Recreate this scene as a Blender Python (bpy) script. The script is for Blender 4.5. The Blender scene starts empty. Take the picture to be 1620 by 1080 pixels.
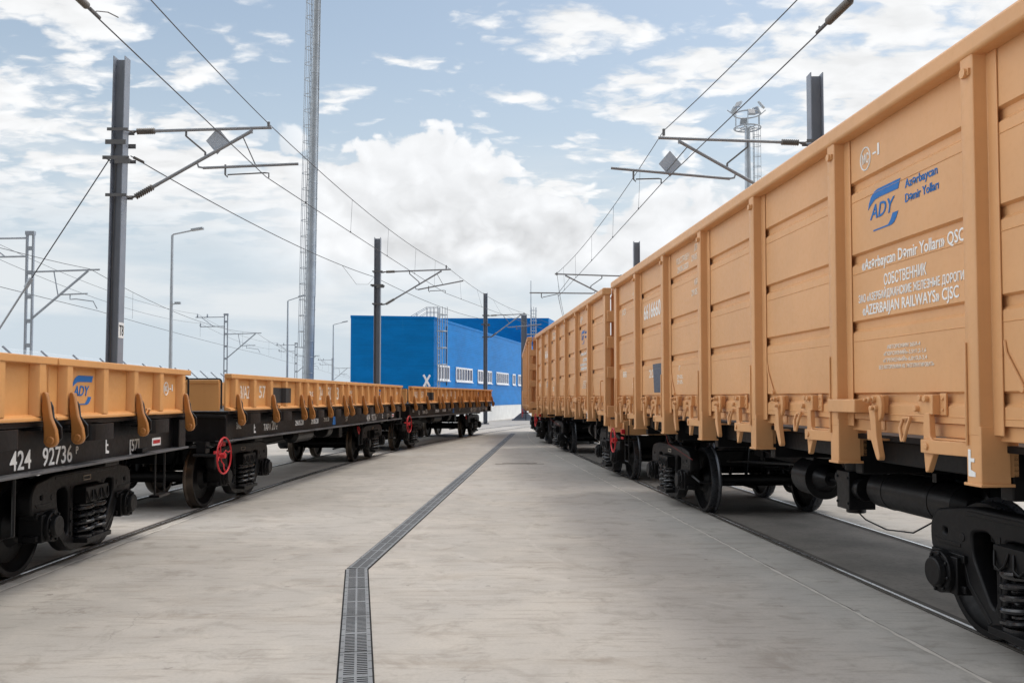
import bpy, bmesh, math, random
from mathutils import Vector, Matrix
random.seed(7)
C = bpy.context.scene
COL = C.collection
R = math.radians
PI = math.pi
# ------------------------------------------------------------------ camera
CAM_H = 1.7
F_PX, PITCH, ROLL = 1390.0, R(2.2), R(0.0)
SHIFT = (88.0 - F_PX * math.tan(PITCH)) / 1620.0
cam_d = bpy.data.cameras.new('camera')
cam_d.sensor_width = 36.0
cam_d.lens = F_PX / 1620.0 * 36.0
cam_d.shift_y = SHIFT
cam_d.clip_start, cam_d.clip_end = 0.1, 6000
cam = bpy.data.objects.new('camera', cam_d)
COL.objects.link(cam)
CAM_M = Matrix.Rotation(PI / 2 + PITCH, 3, 'X') @ Matrix.Rotation(ROLL, 3, 'Z')
cam.matrix_world = Matrix.Translation((0, 0, CAM_H)) @ CAM_M.to_4x4()
C.camera = cam

# ------------------------------------------------------------------ world
BOOST = 1.5
HI0, HI1 = .735, .85
SUN_EL, SUN_AZ = R(65), R(54)          # azimuth measured from +Y towards +X
w = bpy.data.worlds.new('World')
C.world = w
w.use_nodes = True
w.cycles.sampling_method = 'MANUAL'
w.cycles.sample_map_resolution = 1024
nt = w.node_tree
nt.nodes.clear()


class G:
    """tiny node graph helper"""
    def __init__(s, tree): s.t = tree
    def n(s, typ, **kw):
        nd = s.t.nodes.new(typ)
        for k, v in kw.items(): setattr(nd, k, v)
        return nd
    def put(s, sock, v):
        if isinstance(v, bpy.types.NodeSocket): s.t.links.new(v, sock)
        elif v is not None: sock.default_value = v
    def m(s, op, a, b=None, c=None, clamp=False):
        nd = s.n('ShaderNodeMath', operation=op, use_clamp=clamp)
        s.put(nd.inputs[0], a); s.put(nd.inputs[1], b); s.put(nd.inputs[2], c)
        return nd.outputs[0]
    def v(s, op, a, b=None, scale=None):
        nd = s.n('ShaderNodeVectorMath', operation=op)
        s.put(nd.inputs[0], a)
        if b is not None: s.put(nd.inputs[1], b)
        if scale is not None: s.put(nd.inputs['Scale'], scale)
        return nd.outputs[0]
    def xyz(s, x, y, z):
        nd = s.n('ShaderNodeCombineXYZ')
        s.put(nd.inputs[0], x); s.put(nd.inputs[1], y); s.put(nd.inputs[2], z)
        return nd.outputs[0]
    def sep(s, v):
        nd = s.n('ShaderNodeSeparateXYZ'); s.put(nd.inputs[0], v)
        return nd.outputs
    def noise(s, vec, scale, detail=4, rough=.5, dist=0.0, lac=2.0):
        nd = s.n('ShaderNodeTexNoise')
        s.put(nd.inputs['Vector'], vec)
        nd.inputs['Scale'].default_value = scale
        nd.inputs['Detail'].default_value = detail
        nd.inputs['Roughness'].default_value = rough
        nd.inputs['Distortion'].default_value = dist
        nd.inputs['Lacunarity'].default_value = lac
        return nd.outputs['Fac']
    def puff(s, vec, scale, detail=4, rough=.5):
        nd = s.n('ShaderNodeTexVoronoi', feature='F1', voronoi_dimensions='2D', normalize=True)
        s.put(nd.inputs['Vector'], vec)
        nd.inputs['Scale'].default_value = scale
        nd.inputs['Detail'].default_value = detail
        nd.inputs['Roughness'].default_value = rough
        return s.m('SUBTRACT', 1.0, nd.outputs['Distance'])
    def ss(s, x, a, b, lo=0.0, hi=1.0):
        nd = s.n('ShaderNodeMapRange', interpolation_type='SMOOTHSTEP')
        s.put(nd.inputs[0], x)
        for i, q in enumerate((a, b, lo, hi)): s.put(nd.inputs[i + 1], q)
        return nd.outputs[0]
    def lin(s, x, a, b, lo=0.0, hi=1.0):
        nd = s.n('ShaderNodeMapRange')
        s.put(nd.inputs[0], x)
        for i, q in enumerate((a, b, lo, hi)): s.put(nd.inputs[i + 1], q)
        return nd.outputs[0]
    def mix(s, f, a, b, blend='MIX'):
        nd = s.n('ShaderNodeMix', data_type='RGBA', blend_type=blend)
        s.put(nd.inputs[0], f); s.put(nd.inputs[6], a); s.put(nd.inputs[7], b)
        return nd.outputs[2]


g = G(nt)
sky = g.n('ShaderNodeTexSky', sky_type='NISHITA')
sky.sun_disc = False
sky.sun_elevation = SUN_EL
sky.sun_rotation = SUN_AZ
sky.air_density, sky.dust_density, sky.ozone_density = 1.0, 2.0, 1.0
d = g.v('NORMALIZE', g.n('ShaderNodeTexCoord').outputs['Generated'])
dx, dy, dz = g.sep(d)
el = g.m('ARCSINE', dz)
az = g.m('ARCTAN2', dx, dy)
# clear air: deep blue overhead, pale towards the horizon
skyc = g.mix(1.0, sky.outputs[0], (1.72, 1.66, 1.46, 1), 'MULTIPLY')
skyc = g.mix(g.ss(el, .46, .06, .14, .96), skyc, (6.3, 7.15, 7.9, 1))
# high broken layer, laid out on a plane overhead
den = g.m('ADD', g.m('MAXIMUM', dz, 0.0), 0.16)
pl = g.xyz(g.m('DIVIDE', dx, den), g.m('MULTIPLY', g.m('DIVIDE', dy, den), 1.5), 3.7)
wob = g.n('ShaderNodeTexNoise'); g.put(wob.inputs['Vector'], pl); wob.inputs['Scale'].default_value = 9.0; wob.inputs['Detail'].default_value = 5
plw = g.v('ADD', pl, g.v('SCALE', g.v('SUBTRACT', wob.outputs['Color'], (.5, .5, .5)), scale=.10))
def high(v):
    big = g.noise(v, 1.15, 3, .5)
    sm = g.noise(v, 4.6, 7, .60)
    pf = g.puff(v, 7.5, 2, .55)
    return g.m('ADD', g.m('ADD', g.m('MULTIPLY', big, .45), g.m('MULTIPLY', sm, .55)), g.m('MULTIPLY', pf, .34))
flank = g.m('ADD', g.m('MULTIPLY', g.ss(az, -.14, -.40), .098), g.m('MULTIPLY', g.ss(az, .10, .40), .060))
f1 = g.m('ADD', high(plw), flank)
f2 = g.m('ADD', high(g.v('ADD', plw, (.03, .05, 0))), flank)
hi_mask = g.ss(f1, HI0, HI1)
hi_val = g.m('ADD', 9.35, g.m('MULTIPLY', g.m('SUBTRACT', f1, f2), 7.0))
hi_val = g.m('SUBTRACT', hi_val, g.m('MULTIPLY', g.ss(f1, HI1, 1.02), 1.1))
hi_val = g.m('MINIMUM', g.m('MAXIMUM', hi_val, 7.4), 10.2)
hi_col = g.xyz(g.m('MULTIPLY', hi_val, .99), hi_val, g.m('MULTIPLY', hi_val, 1.01))
# heaped bank lower down
cq = g.xyz(az, g.m('MULTIPLY', el, 1.3), 1.9)
wb2 = g.n('ShaderNodeTexNoise'); g.put(wb2.inputs['Vector'], cq); wb2.inputs['Scale'].default_value = 22.0; wb2.inputs['Detail'].default_value = 5
cqw = g.v('ADD', cq, g.v('SCALE', g.v('SUBTRACT', wb2.outputs['Color'], (.5, .5, .5)), scale=.045))
def heap(v):
    return g.m('ADD', g.m('MULTIPLY', g.noise(v, 6.0, 6, .55), .62), g.m('MULTIPLY', g.puff(v, 15.0, 2, .55), .40))
c1 = heap(cqw)
c2 = heap(g.v('ADD', cqw, (.010, .020, 0)))
cb = g.noise(g.v('ADD', cq, (.3, .1, 0)), 2.4, 3, .5)
prof = g.m('MULTIPLY', g.ss(az, -.34, -.20), g.ss(az, .40, .27))
top_l = g.m('ADD', .272, g.m('MULTIPLY', g.ss(az, .02, .14), -.045))
top_l = g.m('SUBTRACT', top_l, g.m('MULTIPLY', g.ss(g.m('ABSOLUTE', g.m('SUBTRACT', az, .075)), .11, .0), .035))
under = g.m('SUBTRACT', top_l, el)
lo_f = g.m('ADD', g.m('MULTIPLY', under, 6.5), g.m('MULTIPLY', g.m('SUBTRACT', c1, .62), 2.6))
lo_mask = g.m('MULTIPLY', g.ss(lo_f, 0.0, .10), prof)
lo_mask = g.m('MULTIPLY', lo_mask, g.ss(g.m('ADD', el, g.m('MULTIPLY', g.m('SUBTRACT', cb, .5), .14)), .095, .165))
relief = g.m('SUBTRACT', c1, c2)
base_dark = g.m('MULTIPLY', g.ss(el, .235, .185), g.ss(g.m('ABSOLUTE', g.m('ADD', az, .03)), .20, .06))
base_dark = g.m('MULTIPLY', base_dark, g.ss(el, .135, .175))
base_dark = g.m('MULTIPLY', base_dark, g.ss(c1, .80, .50))
lo_val = g.m('ADD', 9.35, g.m('MULTIPLY', relief, 9.0))
lo_val = g.m('SUBTRACT', lo_val, g.m('MULTIPLY', base_dark, 2.1))
lo_val = g.m('MINIMUM', g.m('MAXIMUM', lo_val, 6.3), 10.2)
lo_col = g.xyz(g.m('MULTIPLY', lo_val, .98), g.m('MULTIPLY', lo_val, .995), g.m('MULTIPLY', lo_val, 1.015))
# thin streaks near the horizon
wisp = g.ss(g.noise(g.xyz(g.m('MULTIPLY', az, .9), g.m('MULTIPLY', el, 4.2), 1.2), 3.8, 6, .55), .44, .62)
wisp = g.m('MULTIPLY', wisp, g.ss(el, .015, .10))
wisp = g.m('MULTIPLY', wisp, g.ss(el, .30, .19))
skyc = g.mix(g.m('MULTIPLY', wisp, .72), skyc, (8.5, 8.75, 8.9, 1))
colr = g.mix(g.m('MULTIPLY', hi_mask, g.ss(el, .13, .24)), skyc, hi_col)
colr = g.mix(lo_mask, colr, lo_col)
# added fill: unseen sky brightened on both flanks, dimmed behind the camera
aaz = g.m('ABSOLUTE', az)
side = g.m('MULTIPLY', g.ss(aaz, .60, 1.15), g.ss(aaz, 2.35, 1.9))
gain = g.m('ADD', 1.0, g.m('MULTIPLY', side, BOOST))
gain = g.m('SUBTRACT', gain, g.m('MULTIPLY', g.ss(aaz, 2.0, 2.6), .62))
colr = g.v('SCALE', colr, scale=gain)
bg = g.n('ShaderNodeBackground')
bg.inputs['Strength'].default_value = 0.1
nt.links.new(colr, bg.inputs['Color'])
nt.links.new(bg.outputs[0], g.n('ShaderNodeOutputWorld').inputs[0])

# ------------------------------------------------------------------ sun, view
sun_d = bpy.data.lights.new('sun', 'SUN')
sun_d.energy = 0.95
sun_d.angle = R(12)
sun_d.color = (1.0, .95, .87)
sun = bpy.data.objects.new('sun', sun_d)
COL.objects.link(sun)
sdir = Vector((math.cos(SUN_EL) * math.sin(SUN_AZ), math.cos(SUN_EL) * math.cos(SUN_AZ), math.sin(SUN_EL)))
sun.rotation_euler = sdir.to_track_quat('Z', 'Y').to_euler()
sun.location = (20, 30, 60)
vs = C.view_settings
vs.view_transform, vs.look, vs.exposure, vs.gamma = 'Standard', 'None', 0.0, 1.0
vs.use_curve_mapping = False
C.cycles.max_bounces = 6
C.cycles.use_denoising = True


# ------------------------------------------------------------------ materials
def principled(name):
    m = bpy.data.materials.new(name)
    m.use_nodes = True
    t = m.node_tree
    b = t.nodes['Principled BSDF']
    return m, G(t), b


def paint(name, col, rough=.5, var=.10, dirt=.12, dirt_col=(.25, .18, .11), metallic=0.0, bump=.0, spec=.4, streak=True, grain=22):
    m, g, b = principled(name)
    co = g.n('ShaderNodeTexCoord').outputs['Object']
    n1 = g.noise(co, 1.3, 5, .6)
    n2 = g.noise(co, grain, 4 if grain > 10 else 2, .65)
    base = g.mix(g.ss(n1, .3, .7), (*[c * (1 - var) for c in col], 1), (*[min(1, c * (1 + var)) for c in col], 1))
    base = g.mix(g.m('MULTIPLY', g.ss(n2, .52, .75), dirt), base, (*dirt_col, 1))
    if streak:
        st = g.noise(g.v('MULTIPLY', co, (9, 9, .5)), 2.0, 5, .6)
        base = g.mix(g.m('MULTIPLY', g.ss(st, .55, .78), dirt * 1.1), base, (*dirt_col, 1))
    g.put(b.inputs['Base Color'], base)
    g.put(b.inputs['Roughness'], g.lin(n2, .3, .7, rough - .08, rough + .1))
    b.inputs['Metallic'].default_value = metallic
    b.inputs['Specular IOR Level'].default_value = spec
    bp = g.n('ShaderNodeBump')
    bp.inputs['Strength'].default_value = .25
    bp.inputs['Distance'].default_value = .004 * max(bump, 1)
    g.put(bp.inputs['Height'], g.m('ADD', g.noise(co, 2.2, 3, .5), g.m('MULTIPLY', n2, .12 / max(bump, 1))))
    if bump: g.t.links.new(bp.outputs[0], b.inputs['Normal'])
    return m


M = {}
M['tan'] = paint('tan_paint', (.650, .345, .152), .44, .05, .10, (.42, .22, .10), bump=5, spec=.5)
M['orange'] = paint('orange_paint', (.66, .325, .112), .44, .06, .10, (.42, .19, .06), bump=2, spec=.5)
M['lever'] = paint('lever_orange', (.42, .18, .05), .36, .08, .12, (.25, .11, .03), bump=1)
M['black'] = paint('black_paint', (.006, .006, .007), .36, .2, .2, (.022, .02, .018), spec=.3, bump=1)
M['grime'] = paint('black_cast_steel', (.0055, .0055, .0062), .44, .3, .3, (.017, .015, .013), spec=.22, bump=1)
M['tyre'] = paint('worn_wheel_steel', (.10, .075, .055), .38, .25, .4, (.05, .035, .025), metallic=.7)
M['tread'] = paint('dark_wheel_tread', (.085, .068, .054), .33, .2, .3, (.08, .06, .045), metallic=.75)
M['oiled'] = paint('dark_oiled_tread', (.055, .058, .065), .30, .2, .3, (.03, .028, .025), metallic=.6)
M['cord'] = paint('dull_red_cord', (.22, .02, .015), .6, .05, .05, streak=False)
M['red'] = paint('red_paint', (.50, .018, .024), .4, .05, .05)
M['white'] = paint('white_marking', (.80, .80, .78), .6, .03, .05, (.6, .55, .45), streak=False)
M['pale'] = paint('pale_marking', (.78, .70, .60), .6, .05, .1, (.56, .32, .16), streak=False)
M['blue'] = paint('logo_blue', (.006, .14, .43), .5, .04, .03, streak=False)
M['flange'] = paint('skylit_sill_edge', (.10, .10, .105), .38, .15, .3, (.2, .19, .18))  # paler than the black sill: sky light on its top face, painted in
M['slate'] = paint('slate_plate', (.075, .09, .12), .5, .05, .08)
M['soot'] = paint('dark_plate', (.03, .03, .032), .6, .1, .1)
M['mast'] = paint('grey_mast_paint', (.225, .245, .285), .42, .06, .08, (.12, .12, .13), grain=2.5, streak=False)
M['galv'] = paint('galvanised_steel', (.38, .41, .44), .42, .10, .15, (.27, .28, .29), metallic=.25, grain=2.5, streak=False)
M['coil'] = paint('glossy_black_spring', (.014, .014, .016), .22, .1, .1, (.03, .03, .03), spec=.6)
M['tube'] = paint('grey_tube', (.30, .31, .33), .42, .08, .1, (.2, .19, .18), metallic=.3, grain=2.5, streak=False)
M['fitting'] = paint('weathered_fitting', (.15, .148, .15), .5, .1, .2, (.11, .09, .075), metallic=.3, grain=2.5, streak=False)
M['insul'] = paint('brown_insulator', (.15, .135, .12), .35, .1, .1)
M['wire'] = paint('dark_wire', (.07, .072, .08), .5, .1, .1, grain=2.5, streak=False)
M['plate'] = paint('grey_diamond_sign', (.46, .50, .56), .4, .04, .05, grain=2.5, streak=False)
M['lattice'] = paint('far_grey_steel', (.30, .33, .37), .5, .06, .06, grain=2.5, streak=False)
M['plinth'] = paint('white_plinth', (.74, .73, .70), .7, .06, .12, (.5, .46, .4))
M['frame'] = paint('white_window_frame', (.80, .80, .82), .4, .02, .03)
M['railsteel'] = paint('polished_rail', (.80, .80, .81), .28, .05, .1, (.3, .25, .2), metallic=.85)
M['railside'] = paint('dull_rail', (.16, .14, .12), .5, .2, .4, (.09, .07, .05), metallic=.4)
M['groove'] = paint('rail_groove', (.085, .074, .064), .8, .25, .3, (.10, .08, .06), streak=False)
M['drain'] = paint('galvanised_drain', (.25, .262, .272), .5, .14, .35, (.17, .16, .15), metallic=.25, streak=False)
M['pit'] = paint('drain_pit', (.012, .012, .013), .9, .1, .1, streak=False)
M['joint'] = paint('joint_filler', (.60, .565, .51), .85, .10, .3, (.30, .27, .23), streak=False)
M['stain'] = paint('dark_joint', (.20, .18, .16), .85, .2, .3, (.3, .28, .25), streak=False)
M['lampglass'] = paint('lamp_glass', (.35, .36, .38), .2, .03, .02)


def glass_mat():
    m, g, b = principled('window_glass')
    b.inputs['Base Color'].default_value = (.10, .11, .17, 1)
    b.inputs['Roughness'].default_value = .08
    b.inputs['Specular IOR Level'].default_value = .7
    return m
M['glass'] = glass_mat()


def cladding(name, col, rough):
    m, g, b = principled(name)
    co = g.n('ShaderNodeTexCoord').outputs['Object']
    x, y, z = g.sep(co)
    n1 = g.noise(g.v('MULTIPLY', co, (1, 1, 3)), .8, 4, .6)
    base = g.mix(g.ss(n1, .3, .7), (*[c * .92 for c in col], 1), (*[c * 1.08 for c in col], 1))
    seam = g.m('LESS_THAN', g.m('FRACT', g.m('DIVIDE', z, 1.15)), .018)
    base = g.mix(g.m('MULTIPLY', seam, .35), base, (*[c * .55 for c in col], 1))
    st = g.noise(g.v('MULTIPLY', co, (2.2, 2.2, .25)), 2.0, 5, .6)
    base = g.mix(g.m('MULTIPLY', g.ss(st, .55, .8), .10), base, (.05, .30, .60, 1))
    g.put(b.inputs['Base Color'], base)
    g.put(b.inputs['Roughness'], rough)
    b.inputs['Specular IOR Level'].default_value = .12
    rib = g.m('ABSOLUTE', g.m('SUBTRACT', g.m('FRACT', g.m('DIVIDE', z, .115)), .5))
    bp = g.n('ShaderNodeBump')
    bp.inputs['Strength'].default_value = .3
    bp.inputs['Distance'].default_value = .010
    g.put(bp.inputs['Height'], g.m('SUBTRACT', g.ss(rib, .1, .3), g.m('MULTIPLY', seam, .8)))
    g.t.links.new(bp.outputs[0], b.inputs['Normal'])
    return m
M['clad'] = cladding('blue_cladding', (.0015, .185, .53), .42)


def concrete():
    m, g, b = principled('concrete_paving')
    co = g.n('ShaderNodeTexCoord').outputs['Object']
    x, y, z = g.sep(co)
    big = g.noise(co, .22, 4, .55)
    mid = g.noise(co, 1.1, 7, .65, .3)
    fine = g.noise(co, 40, 4, .7)
    brush = g.noise(g.v('MULTIPLY', co, (.9, 6.5, 1)), 2.2, 8, .70, .35)
    brush2 = g.noise(g.v('MULTIPLY', co, (.35, 1.7, 1)), 1.6, 7, .66, .6)
    grit = g.noise(co, 150, 3, .7)
    base = g.mix(g.ss(big, .3, .7), (.40, .378, .346, 1), (.495, .472, .438, 1))
    base = g.mix(g.m('MULTIPLY', g.ss(mid, .42, .68), .60), base, (.54, .505, .455, 1))
    base = g.mix(g.m('MULTIPLY', g.ss(g.noise(g.v('ADD', co, (9, 4, 0)), 2.6, 8, .7, .5), .50, .66), .52), base, (.285, .258, .225, 1))
    base = g.mix(g.m('MULTIPLY', g.ss(brush, .51, .65), .46), base, (.285, .252, .218, 1))
    base = g.mix(g.m('MULTIPLY', g.ss(brush2, .52, .68), .42), base, (.33, .288, .242, 1))
    # wheel scuffs: faint pale and dark arcs left by turning vehicles
    for cx, cy, rad, wd, col, amt in ((5.4, 11.0, 5.2, .035, (.60, .57, .53, 1), .34), (5.7, 10.6, 6.9, .05, (.60, .57, .53, 1), .26), (-6.5, 2.0, 7.4, .06, (.25, .22, .19, 1), .30), (9.0, 16.0, 11.5, .07, (.62, .59, .54, 1), .28), (-14.0, 9.0, 14.6, .09, (.27, .24, .21, 1), .26), (4.4, 2.2, 3.9, .045, (.24, .215, .19, 1), .24)):
        dd = g.v('LENGTH', g.v('MULTIPLY', g.v('SUBTRACT', co, (cx, cy, 0)), (1, 1, 0)))
        dist = [n_ for n_ in g.t.nodes if n_.bl_idname == 'ShaderNodeVectorMath' and n_.operation == 'LENGTH'][-1].outputs['Value']
        off = g.m('ABSOLUTE', g.m('SUBTRACT', g.m('ADD', dist, g.m('MULTIPLY', g.m('SUBTRACT', mid, .5), .25)), rad))
        band = g.m('MULTIPLY', g.ss(off, wd, wd * .3), g.ss(g.noise(co, 1.7, 6, .7), .42, .66))
        base = g.mix(g.m('MULTIPLY', band, amt), base, col)
    # hairline cracks
    vo = g.n('ShaderNodeTexVoronoi', feature='DISTANCE_TO_EDGE')
    wv = g.n('ShaderNodeTexNoise'); g.put(wv.inputs['Vector'], co); wv.inputs['Scale'].default_value = 1.5; wv.inputs['Detail'].default_value = 6
    g.put(vo.inputs['Vector'], g.v('ADD', co, g.v('SCALE', wv.outputs['Color'], scale=.9)))
    vo.inputs['Scale'].default_value = .32
    crack = g.m('MULTIPLY', g.m('LESS_THAN', vo.outputs['Distance'], .0016), g.ss(g.noise(co, .35, 2, .5), .50, .58))
    base = g.mix(g.m('MULTIPLY', crack, .28), base, (.17, .155, .14, 1))
    spot = g.ss(g.noise(g.v('ADD', co, (31, 7, 0)), 5.5, 3, .5), .70, .74)
    base = g.mix(g.m('MULTIPLY', spot, .5), base, (.19, .172, .155, 1))
    base = g.mix(g.m('MULTIPLY', g.ss(fine, .4, .75), .22), base, (.26, .236, .206, 1))
    base = g.mix(g.m('MULTIPLY', g.ss(grit, .62, .74), .25), base, (.19, .17, .15, 1))
    # cross joints of the slabs, every six metres
    jit = g.m('MULTIPLY', g.m('SUBTRACT', g.noise(co, 6.0, 3, .6), .5), .02)
    fr = g.m('FRACT', g.m('DIVIDE', g.m('ADD', g.m('ADD', y, jit), .75), 5.85))
    jn = g.m('LESS_THAN', fr, .0022)
    base = g.mix(g.m('MULTIPLY', jn, .55), base, (.16, .14, .12, 1))
    g.put(b.inputs['Base Color'], base)
    g.put(b.inputs['Roughness'], g.lin(mid, .3, .7, .62, .85))
    b.inputs['Specular IOR Level'].default_value = .3
    bp = g.n('ShaderNodeBump')
    bp.inputs['Strength'].default_value = .35
    bp.inputs['Distance'].default_value = .006
    g.put(bp.inputs['Height'], g.m('ADD', g.m('MULTIPLY', fine, .5), brush))
    g.t.links.new(bp.outputs[0], b.inputs['Normal'])
    return m
M['concrete'] = concrete()
M['bed'] = paint('stained_shaded_concrete', (.20, .18, .158), .8, .22, .5, (.09, .08, .07), streak=False, bump=1)  # stains, plus shade under the wagons painted into the colour


def mesh_wire():
    m, g, b = principled('fence_mesh_wire')
    co = g.n('ShaderNodeTexCoord').outputs['UV']
    b.inputs['Base Color'].default_value = (.62, .66, .70, 1)
    u, v, _ = g.sep(co)
    a = g.m('LESS_THAN', g.m('FRACT', g.m('DIVIDE', u, .05)), .13)
    c = g.m('LESS_THAN', g.m('FRACT', g.m('DIVIDE', v, .15)), .045)
    g.put(b.inputs['Alpha'], g.m('MAXIMUM', a, c))
    return m
M['mesh'] = mesh_wire()


# ------------------------------------------------------------------ mesh helpers
class MB:
    def __init__(s): s.v, s.f, s.mi, s.cur = [], [], [], 0
    def add(s, vs, fs, mx=None):
        o = len(s.v)
        s.v += [tuple(mx @ Vector(p)) if mx is not None else tuple(p) for p in vs]
        s.f += [tuple(i + o for i in f) for f in fs]
        s.mi += [s.cur] * len(fs)
        return s
    def box(s, x0, x1, y0, y1, z0, z1, mx=None):
        vs = [(x, y, z) for z in (z0, z1) for y in (y0, y1) for x in (x0, x1)]
        return s.add(vs, [(0, 2, 3, 1), (4, 5, 7, 6), (0, 1, 5, 4), (2, 6, 7, 3), (0, 4, 6, 2), (1, 3, 7, 5)], mx)
    def cyl(s, p0, p1, r0, r1=None, n=16, cap=True):
        p0, p1 = Vector(p0), Vector(p1)
        r1 = r0 if r1 is None else r1
        q = (p1 - p0).to_track_quat('Z', 'Y').to_matrix()
        vs = []
        for p, r in ((p0, r0), (p1, r1)):
            vs += [p + q @ Vector((r * math.cos(2 * PI * i / n), r * math.sin(2 * PI * i / n), 0)) for i in range(n)]
        fs = [(i, (i + 1) % n, n + (i + 1) % n, n + i) for i in range(n)]
        if cap: fs += [tuple(range(n))[::-1], tuple(range(n, 2 * n))]
        return s.add(vs, fs)
    def tube(s, pts, r, n=8, closed=False):
        pts = [Vector(p) for p in pts]
        k = len(pts)
        vs, prev = [], None
        for i, p in enumerate(pts):
            a = pts[(i - 1) % k] if (closed or i > 0) else p
            b = pts[(i + 1) % k] if (closed or i < k - 1) else p
            t = (b - a).normalized()
            if prev is None:
                ref = Vector((0, 0, 1)) if abs(t.z) < .9 else Vector((1, 0, 0))
                nx = t.cross(ref).normalized()
            else:
                nx = (prev - t * prev.dot(t)).normalized()
            prev = nx
            by = t.cross(nx)
            vs += [p + r * (math.cos(2 * PI * j / n) * nx + math.sin(2 * PI * j / n) * by) for j in range(n)]
        fs = []
        for i in range(k if closed else k - 1):
            a, b = i * n, ((i + 1) % k) * n
            fs += [(a + j, a + (j + 1) % n, b + (j + 1) % n, b + j) for j in range(n)]
        if not closed: fs += [tuple(range(n))[::-1], tuple(range((k - 1) * n, k * n))]
        return s.add(vs, fs)
    def lathe(s, prof, center, axis='X', n=40, closed=True):
        """prof: list of (radius, along)"""
        vs, k = [], len(prof)
        for i in range(n):
            a = 2 * PI * i / n
            for r, h in prof:
                c, q = r * math.cos(a), r * math.sin(a)
                p = (h, c, q) if axis == 'X' else (c, h, q) if axis == 'Y' else (c, q, h)
                vs.append(Vector(center) + Vector(p))
        fs = []
        for i in range(n):
            j = (i + 1) % n
            for e in range(k if closed else k - 1):
                e2 = (e + 1) % k
                fs.append((i * k + e, i * k + e2, j * k + e2, j * k + e))
        return s.add(vs, fs)
    def prism(s, poly, a, b, axis='X', mx=None):
        """convex-ish poly extruded from a to b along axis; poly in the two other axes"""
        k = len(poly)
        def P(u, v, h): return (h, u, v) if axis == 'X' else (u, h, v) if axis == 'Y' else (u, v, h)
        vs = [P(u, v, a) for u, v in poly] + [P(u, v, b) for u, v in poly]
        fs = [tuple(range(k)), tuple(range(2 * k - 1, k - 1, -1))] + [(i, k + i, k + (i + 1) % k, (i + 1) % k) for i in range(k)]
        return s.add(vs, fs, mx)
    def helix(s, c, r, wire, z0, z1, turns, n=8):
        steps = int(turns * 14)
        pts = [(c[0] + r * math.cos(2 * PI * turns * i / steps), c[1] + r * math.sin(2 * PI * turns * i / steps), z0 + (z1 - z0) * i / steps) for i in range(steps + 1)]
        return s.tube(pts, wire, n)
    def build(s, name, mat, parent=None, bevel=0, seg=2, smooth=True):
        me = bpy.data.meshes.new(name)
        me.from_pydata(s.v, [], s.f)
        mats = mat if isinstance(mat, (list, tuple)) else [mat]
        for q in mats: me.materials.append(M[q])
        me.polygons.foreach_set('material_index', s.mi)
        bm = bmesh.new(); bm.from_mesh(me)
        bmesh.ops.recalc_face_normals(bm, faces=bm.faces)
        bm.to_mesh(me); bm.free()
        if smooth:
            me.polygons.foreach_set('use_smooth', [True] * len(me.polygons))
            me.set_sharp_from_angle(angle=R(35))
        o = bpy.data.objects.new(name, me)
        COL.objects.link(o)
        if parent: o.parent = parent
        if bevel:
            b = o.modifiers.new('bevel', 'BEVEL')
            b.width, b.segments, b.limit_method, b.angle_limit = bevel, seg, 'ANGLE', R(40)
            b.harden_normals = False
        return o


def flat_mesh(polys, half, bev=0.0):
    """2-D polygons (holes allowed) -> solid plate mesh in XY, thickness 2*half"""
    cu = bpy.data.curves.new('t', 'CURVE')
    cu.dimensions = '2D'; cu.fill_mode = 'BOTH'
    cu.extrude = half; cu.bevel_depth = bev; cu.bevel_resolution = 1
    for p in polys:
        sp = cu.splines.new('POLY')
        sp.points.add(len(p) - 1)
        for q, (x, y) in zip(sp.points, p): q.co = (x, y, 0, 1)
        sp.use_cyclic_u = True
    o = bpy.data.objects.new('t', cu)
    me = bpy.data.meshes.new_from_object(o)
    bpy.data.objects.remove(o); bpy.data.curves.remove(cu)
    return me


def round_poly(poly, r, n=4):
    out, k = [], len(poly)
    for i in range(k):
        a, p, b = Vector(poly[i - 1]), Vector(poly[i]), Vector(poly[(i + 1) % k])
        da, db = (a - p), (b - p)
        q = min(r, da.length * .45, db.length * .45)
        s, e = p + da.normalized() * q, p + db.normalized() * q
        for j in range(n + 1):
            t = j / n
            out.append(tuple((1 - t) ** 2 * s + 2 * t * (1 - t) * p + t * t * e))
    return out


YZ = Matrix(((0, 0, 1, 0), (1, 0, 0, 0), (0, 1, 0, 0), (0, 0, 0, 1)))     # plate XY -> world YZ, thickness on X


def link_mesh(name, me, mat, parent, mx=None, smooth=True):
    if mx is not None: me.transform(mx)
    me.materials.clear(); me.materials.append(M[mat])
    me.name = name
    if smooth:
        me.polygons.foreach_set('use_smooth', [True] * len(me.polygons))
        me.set_sharp_from_angle(angle=R(35))
    o = bpy.data.objects.new(name, me)
    COL.objects.link(o)
    if parent: o.parent = parent
    return o


_cap = {}


def text_mesh(body, cap, width=None):
    def mk(t):
        cu = bpy.data.curves.new('t', 'FONT')
        cu.body = t; cu.size = 1.0; cu.resolution_u = 3; cu.extrude = .0012 / max(cap, .01)
        cu.offset = .010
        o = bpy.data.objects.new('t', cu)
        me = bpy.data.meshes.new_from_object(o)
        bpy.data.objects.remove(o); bpy.data.curves.remove(cu)
        return me
    if 'H' not in _cap:
        h = mk('H'); _cap['H'] = max(v.co.y for v in h.vertices)
    me = mk(body)
    xs = [v.co.x for v in me.vertices]
    x0, x1 = min(xs), max(xs)
    sy = cap / _cap['H']
    sx = sy * .62 if width is None else width / (x1 - x0)
    me.transform(Matrix.Diagonal((sx, sy, sy, 1)) @ Matrix.Translation((-x0, 0, 0)))
    return me


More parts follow.
